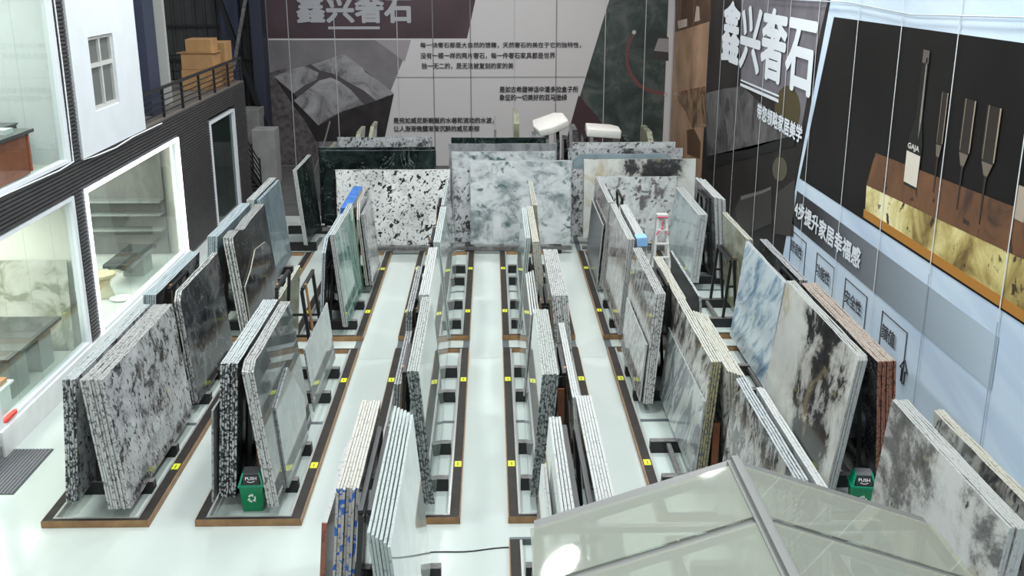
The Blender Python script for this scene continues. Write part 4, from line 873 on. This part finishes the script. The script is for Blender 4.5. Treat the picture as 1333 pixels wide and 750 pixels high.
# bins
def bin_(label, loc, rz):
    t = thing('trash_bin', label, 'bin', loc, rz, 'green swing-lid bins')
    b = MB(); a, h = .125, .36; A = .155
    vs = [(-a, -a * .85, 0), (a, -a * .85, 0), (a, a * .85, 0), (-a, a * .85, 0), (-A, -A * .85, h), (A, -A * .85, h), (A, A * .85, h), (-A, A * .85, h)]
    b.add(vs, [(3, 2, 1, 0), (0, 1, 5, 4), (1, 2, 6, 5), (2, 3, 7, 6), (3, 0, 4, 7), (4, 5, 6, 7)], K['green']); b.build('body', t, bevel=.012)
    MB().box(-A - .012, A + .012, -A * .85 - .012, A * .85 + .012, h - .005, h + .03, K['green2']).build('rim', t, bevel=.006)
    b = MB(); c = .115; z0, z1 = h + .03, h + .17; y0_, y1_ = -A * .85, A * .85
    for s in (-1, 1): MB().prism([(s * A, y0_, z0), (s * A, y1_, z0), (s * c, y1_ * .5, z1), (s * c, y0_ * .5, z1)], (-s * .025, 0, 0), K['green2']).build('hood_side', t)
    f = MB().prism([(-.105, y0_ + .004, z0), (.105, y0_ + .004, z0), (.098, y0_ * .55, z1 - .02), (-.098, y0_ * .55, z1 - .02)], (0, .012, 0), K['ink']).build('swing_flap', t)
    MB().prism([(-.1, y0_ * .5, z1 - .02), (.1, y0_ * .5, z1 - .02), (.1, y1_ * .5, z1 + .015), (-.1, y1_ * .5, z1 + .015)], (0, 0, .012), K['greyflap']).build('top_flap', t)
    ya, yb_ = y0_ + .002, y0_ * .55 - .002
    text_mesh('lettering', 'PUSH', lambda u, v: (-.07 + u * .14, ya + (yb_ - ya) * (.50 + v * .3) - .004, z0 + (z1 - .02 - z0) * (.50 + v * .3)), K['pure'], f, .02)
    text_mesh('arrow_mark', '⌣', lambda u, v: (-.05 + u * .10, ya + (yb_ - ya) * (.26 + v * .12) - .004, z0 + (z1 - .02 - z0) * (.26 + v * .12)), K['pure'], f, .02)
    b = MB()                                              # three arrows chasing each other
    for k in range(3):
        th = R(90 + 120 * k); cxy = lambda ang, rr: (rr * math.cos(ang), rr * math.sin(ang) * 1.15 + .20)
        ring = [cxy(th - R(8) + R(70) * i / 4, .052) for i in range(5)]; inn = [cxy(th - R(8) + R(70) * i / 4, .030) for i in range(4, -1, -1)]
        tip = cxy(th - R(40), .041); o1 = cxy(th - R(8), .066); i1 = cxy(th - R(8), .016)
        for poly in (ring + inn, [tip, o1, i1]):
            b.prism([(x, -(a + (A - a) * z / h) * .85 - .006, z) for x, z in poly], (0, .004, 0), K['pure'])
    b.build('recycling_emblem', t)
bin_('green swing-lid bin on the front of the second rack', (-3.10, 12.32, .02), R(3))
bin_('green swing-lid bin between the two slab stacks at the right wall', (4.74, 12.12, .02), R(-8))
# door mat
t = thing('door_mat', 'dark grey ribbed mat on the floor at the left edge', 'mat', (-7.2, 13.45, 0))
MB().box(-.9, .80, -.68, .68, 0, .012, K['mat']).build('base', t)
b = MB()
for i in range(34): b.box(-.9 + i * .05, -.875 + i * .05, -.68, .68, .012, .017, K['mat2'])
b.build('ribs', t)
# cable over the floor
pts = [(-.95 + i * .12, 11.17 + .02 * math.sin(i * .9) + i * .012, .008) for i in range(12)]
tag(MB().tube(pts, .008, K['cable'], 6).build('cable'), 'thin black cable lying across the white floor at the bottom', 'cable')
# plant behind the cream stack
t = thing('potted_plant', 'small green leafy plant between the nearest and middle third racks', 'plant', (-1.48, 12.46, .02))
MB().lathe([(.09, 0), (.12, .2), (.125, .2), (.1, .19)], (0, 0, 0), K['pot']).build('pot', t)
b = MB(); rnd = random.Random(5)
for i in range(90):
    h = rnd.uniform(.25, .78); a = rnd.uniform(0, 6.28); rr = rnd.uniform(.0, .10); p = Vector((rr * math.cos(a), rr * math.sin(a), h))
    dd = Vector((math.cos(a), math.sin(a), rnd.uniform(-.4, .8))).normalized() * rnd.uniform(.05, .09); s_ = dd.cross(Vector((0, 0, 1))).normalized() * .022
    b.add([p, p + dd * .5 + s_, p + dd, p + dd * .5 - s_, p + dd * .5 + Vector((0, 0, .01))], [(0, 1, 4), (1, 2, 4), (2, 3, 4), (3, 0, 4)], K['leaf'])
b.build('foliage', t)
MB().tube([(0, 0, .15), (.01, 0, .4), (0, .01, .72)], .008, K['leaf'], 6).build('stem', t)
# white folding trestle with pink tape
t = thing('step_ladder', 'white folding step ladder tied with pink tape behind the black slab', 'ladder', (3.71, 22.35, 0))
wm = plain('white_ladder', (.68, .68, .66), .4)
for sx in (-1, 1):
    for sy in (-1, 1): MB().bar((sx * .20, sy * .26, .0), (sx * .09, sy * .05, 1.50), .05, .03, wm).build('leg', t)
MB().box(-.12, .12, -.09, .09, 1.50, 1.55, wm).build('top_cap', t)
for k in range(4): z = .3 + k * .3; f = 1 - z / 1.5; MB().box(-.09 - .11 * f, .09 + .11 * f, -.08 - .18 * f - .03, -.04 - .18 * f, z, z + .03, wm).build('rung', t)
b = MB(); b.bar((-.13, -.14, 1.12), (0, -.13, 1.26), .012, .025, K['pink']).bar((.13, -.14, 1.12), (0, -.13, 1.26), .012, .025, K['pink']).bar((0, -.13, 1.26), (0, -.11, 1.45), .012, .02, K['pink']).bar((-.12, -.1, 1.5), (.12, -.1, 1.5), .012, .025, K['pink'])
b.build('pink_tape', t)
# stored pieces in front of the back wall, and the wrapped blocks on them
def upright(x, y0, y1, z1, th, lean, mat, label):
    t = MB().prism([(-th / 2, 0, 0), (-th / 2, y1 - y0, 0), (-th / 2, y1 - y0, z1), (-th / 2, (y1 - y0) * .25, z1), (-th / 2, 0, z1 - .25)], (th, 0, 0), mat).build('stone_slab', loc=(x, y0, 0.0), rot=(0, R(lean), 0))
    tag(t, label, 'slab', 'upright offcuts before the back wall', 'thing')
dkg = K['greyveil']; bei = K['beigegreen']
for a in [(-4.9, 30.6, 32.2, 1.55, .10, 6, bei, 'pale beige upright slab, farthest left before the back wall'), (-4.1, 30.4, 32, 2.06, .12, 7, bei, 'beige upright slab behind the left back piles'), (-3.7, 30.6, 32, 2.2, .10, 6, bei, 'pointed beige upright slab behind the left back piles'),
          (.12, 30.8, 32, 2.35, .07, 0, dkg, 'thin grey upright slab under the banner text'), (.74, 30.6, 32, 2.55, .16, 0, bei, 'thick dark olive upright slab under the banner text'), (1.15, 30.4, 31.8, 1.9, .12, 4, K['bluegrey'], 'blue-grey upright slab left of the tilted white block'),
          (1.62, 30.5, 32, 1.93, .14, 0, dkg, 'grey upright slab under the tilted white block'), (1.95, 30.5, 32, 2.03, .10, 0, K['darkgrey'], 'dark upright slab right under the tilted white block'), (2.55, 30.3, 32, 2.1, .16, -3, K['darkgrey'], 'dark upright slab between the two white blocks'),
          (2.22, 30.9, 32, 1.75, .14, 0, K['black_m'], 'low black upright slab between the two white blocks'), (2.80, 30.9, 32, 1.78, .12, 0, K['black_m'], 'low black upright slab left under the flat white block'), (4.0, 30.8, 32, 1.8, .14, 0, K['darkgrey'], 'dark upright slab right of the flat white block'),
          (3.05, 30.5, 32, 1.86, .10, 0, dkg, 'left upright slab under the flat white block'), (3.5, 30.5, 32, 1.86, .12, 0, dkg, 'right upright slab under the flat white block'), (4.62, 30.3, 32, 2.05, .16, 0, bei, 'olive upright slab beside the warm printed wall')]: upright(*a)
o = MB().prism([(-.48, -.6, 0), (-.1, -.72, 0), (.45, -.55, 0), (.5, .3, 0), (.3, .6, 0), (-.42, .55, 0), (-.52, 0, 0)], (0, 0, .22), K['foam']).build('wrapped_block', loc=(1.78, 31.2, 2.12), rot=(R(6), R(-17), .15), bevel=.04, smooth=True); tag(o, 'tilted white wrapped block on upright slabs before the back wall', 'block')
o = MB().prism([(-.5, -.6, 0), (.5, -.6, 0), (.52, .3, 0), (.3, .62, 0), (-.45, .6, 0)], (0, 0, .24), K['foam']).build('wrapped_block', loc=(3.27, 31.1, 1.90), rot=(0, R(4), 0), bevel=.03, smooth=True); tag(o, 'flat white wrapped block on two upright slabs at the back', 'block')
tag(MB().tube([(-5.6, 31.5, 0), (-5.0, 31.9, 1.7), (-4.85, 32, 2.2)], .025, K['alu'], 8).build('pole'), 'thin metal pole leaning before the printed stone picture', 'pole')

# ------------------------------------------------------------------ glass roof of the booth below the camera
GY0, GY1, XL, XR, ZE, ZR = 3.6, 6.9, .33, 3.18, 2.8, 3.29
XM = (XL + XR) / 2
t = thing('glass_booth', 'glass booth with a grey framed gable roof at the bottom of the picture', 'booth', (XM, GY1, 0))
W2 = XR - XM; L = GY1 - GY0; al = K['alu']
MB().bar((0, -L, ZR), (0, 0.03, ZR), .11, .09, al).bar((0.0, -L, ZR + .06), (0, .03, ZR + .06), .05, .04, al).build('ridge_beam', t)
for s in (-1, 1):
    MB().bar((s * W2, -L, ZE), (s * W2, .02, ZE), .05, .06, al).build('eave_beam', t)
    for k in range(5):
        y = -k * .80
        MB().bar((0, y, ZR), (s * (W2 + .02), y, ZE), .15 if k == 0 else .085, .06, al).build('rafter', t)
        if k:
            y0_, y1_ = y + .03, y + .80 - .045
            MB().prism([(s * .05, y0_, ZR + .03), (s * .05, y1_, ZR + .03), (s * (W2 + .06), y1_, ZE + .025), (s * (W2 + .06), y0_, ZE + .025)], (0, 0, .008), K['roofglass']).build('roof_pane', t)
    for y in (0, -1.6, -3.2):
        MB().box(s * W2 - .03, s * W2 + .03, y - .03, y + .03, 0, ZE - .03, al).build('post', t)
    MB().box(s * W2 - .005, s * W2 + .005, -L + .1, -.04, .05, ZE - .04, K['glass']).build('wall_pane', t)
MB().bar((-W2, 0, ZE), (W2, 0, ZE), .05, .05, al).build('tie_beam', t)
MB().box(-W2 + .04, W2 - .04, -.005, .005, .05, ZE - .04, K['glass']).build('wall_pane', t)
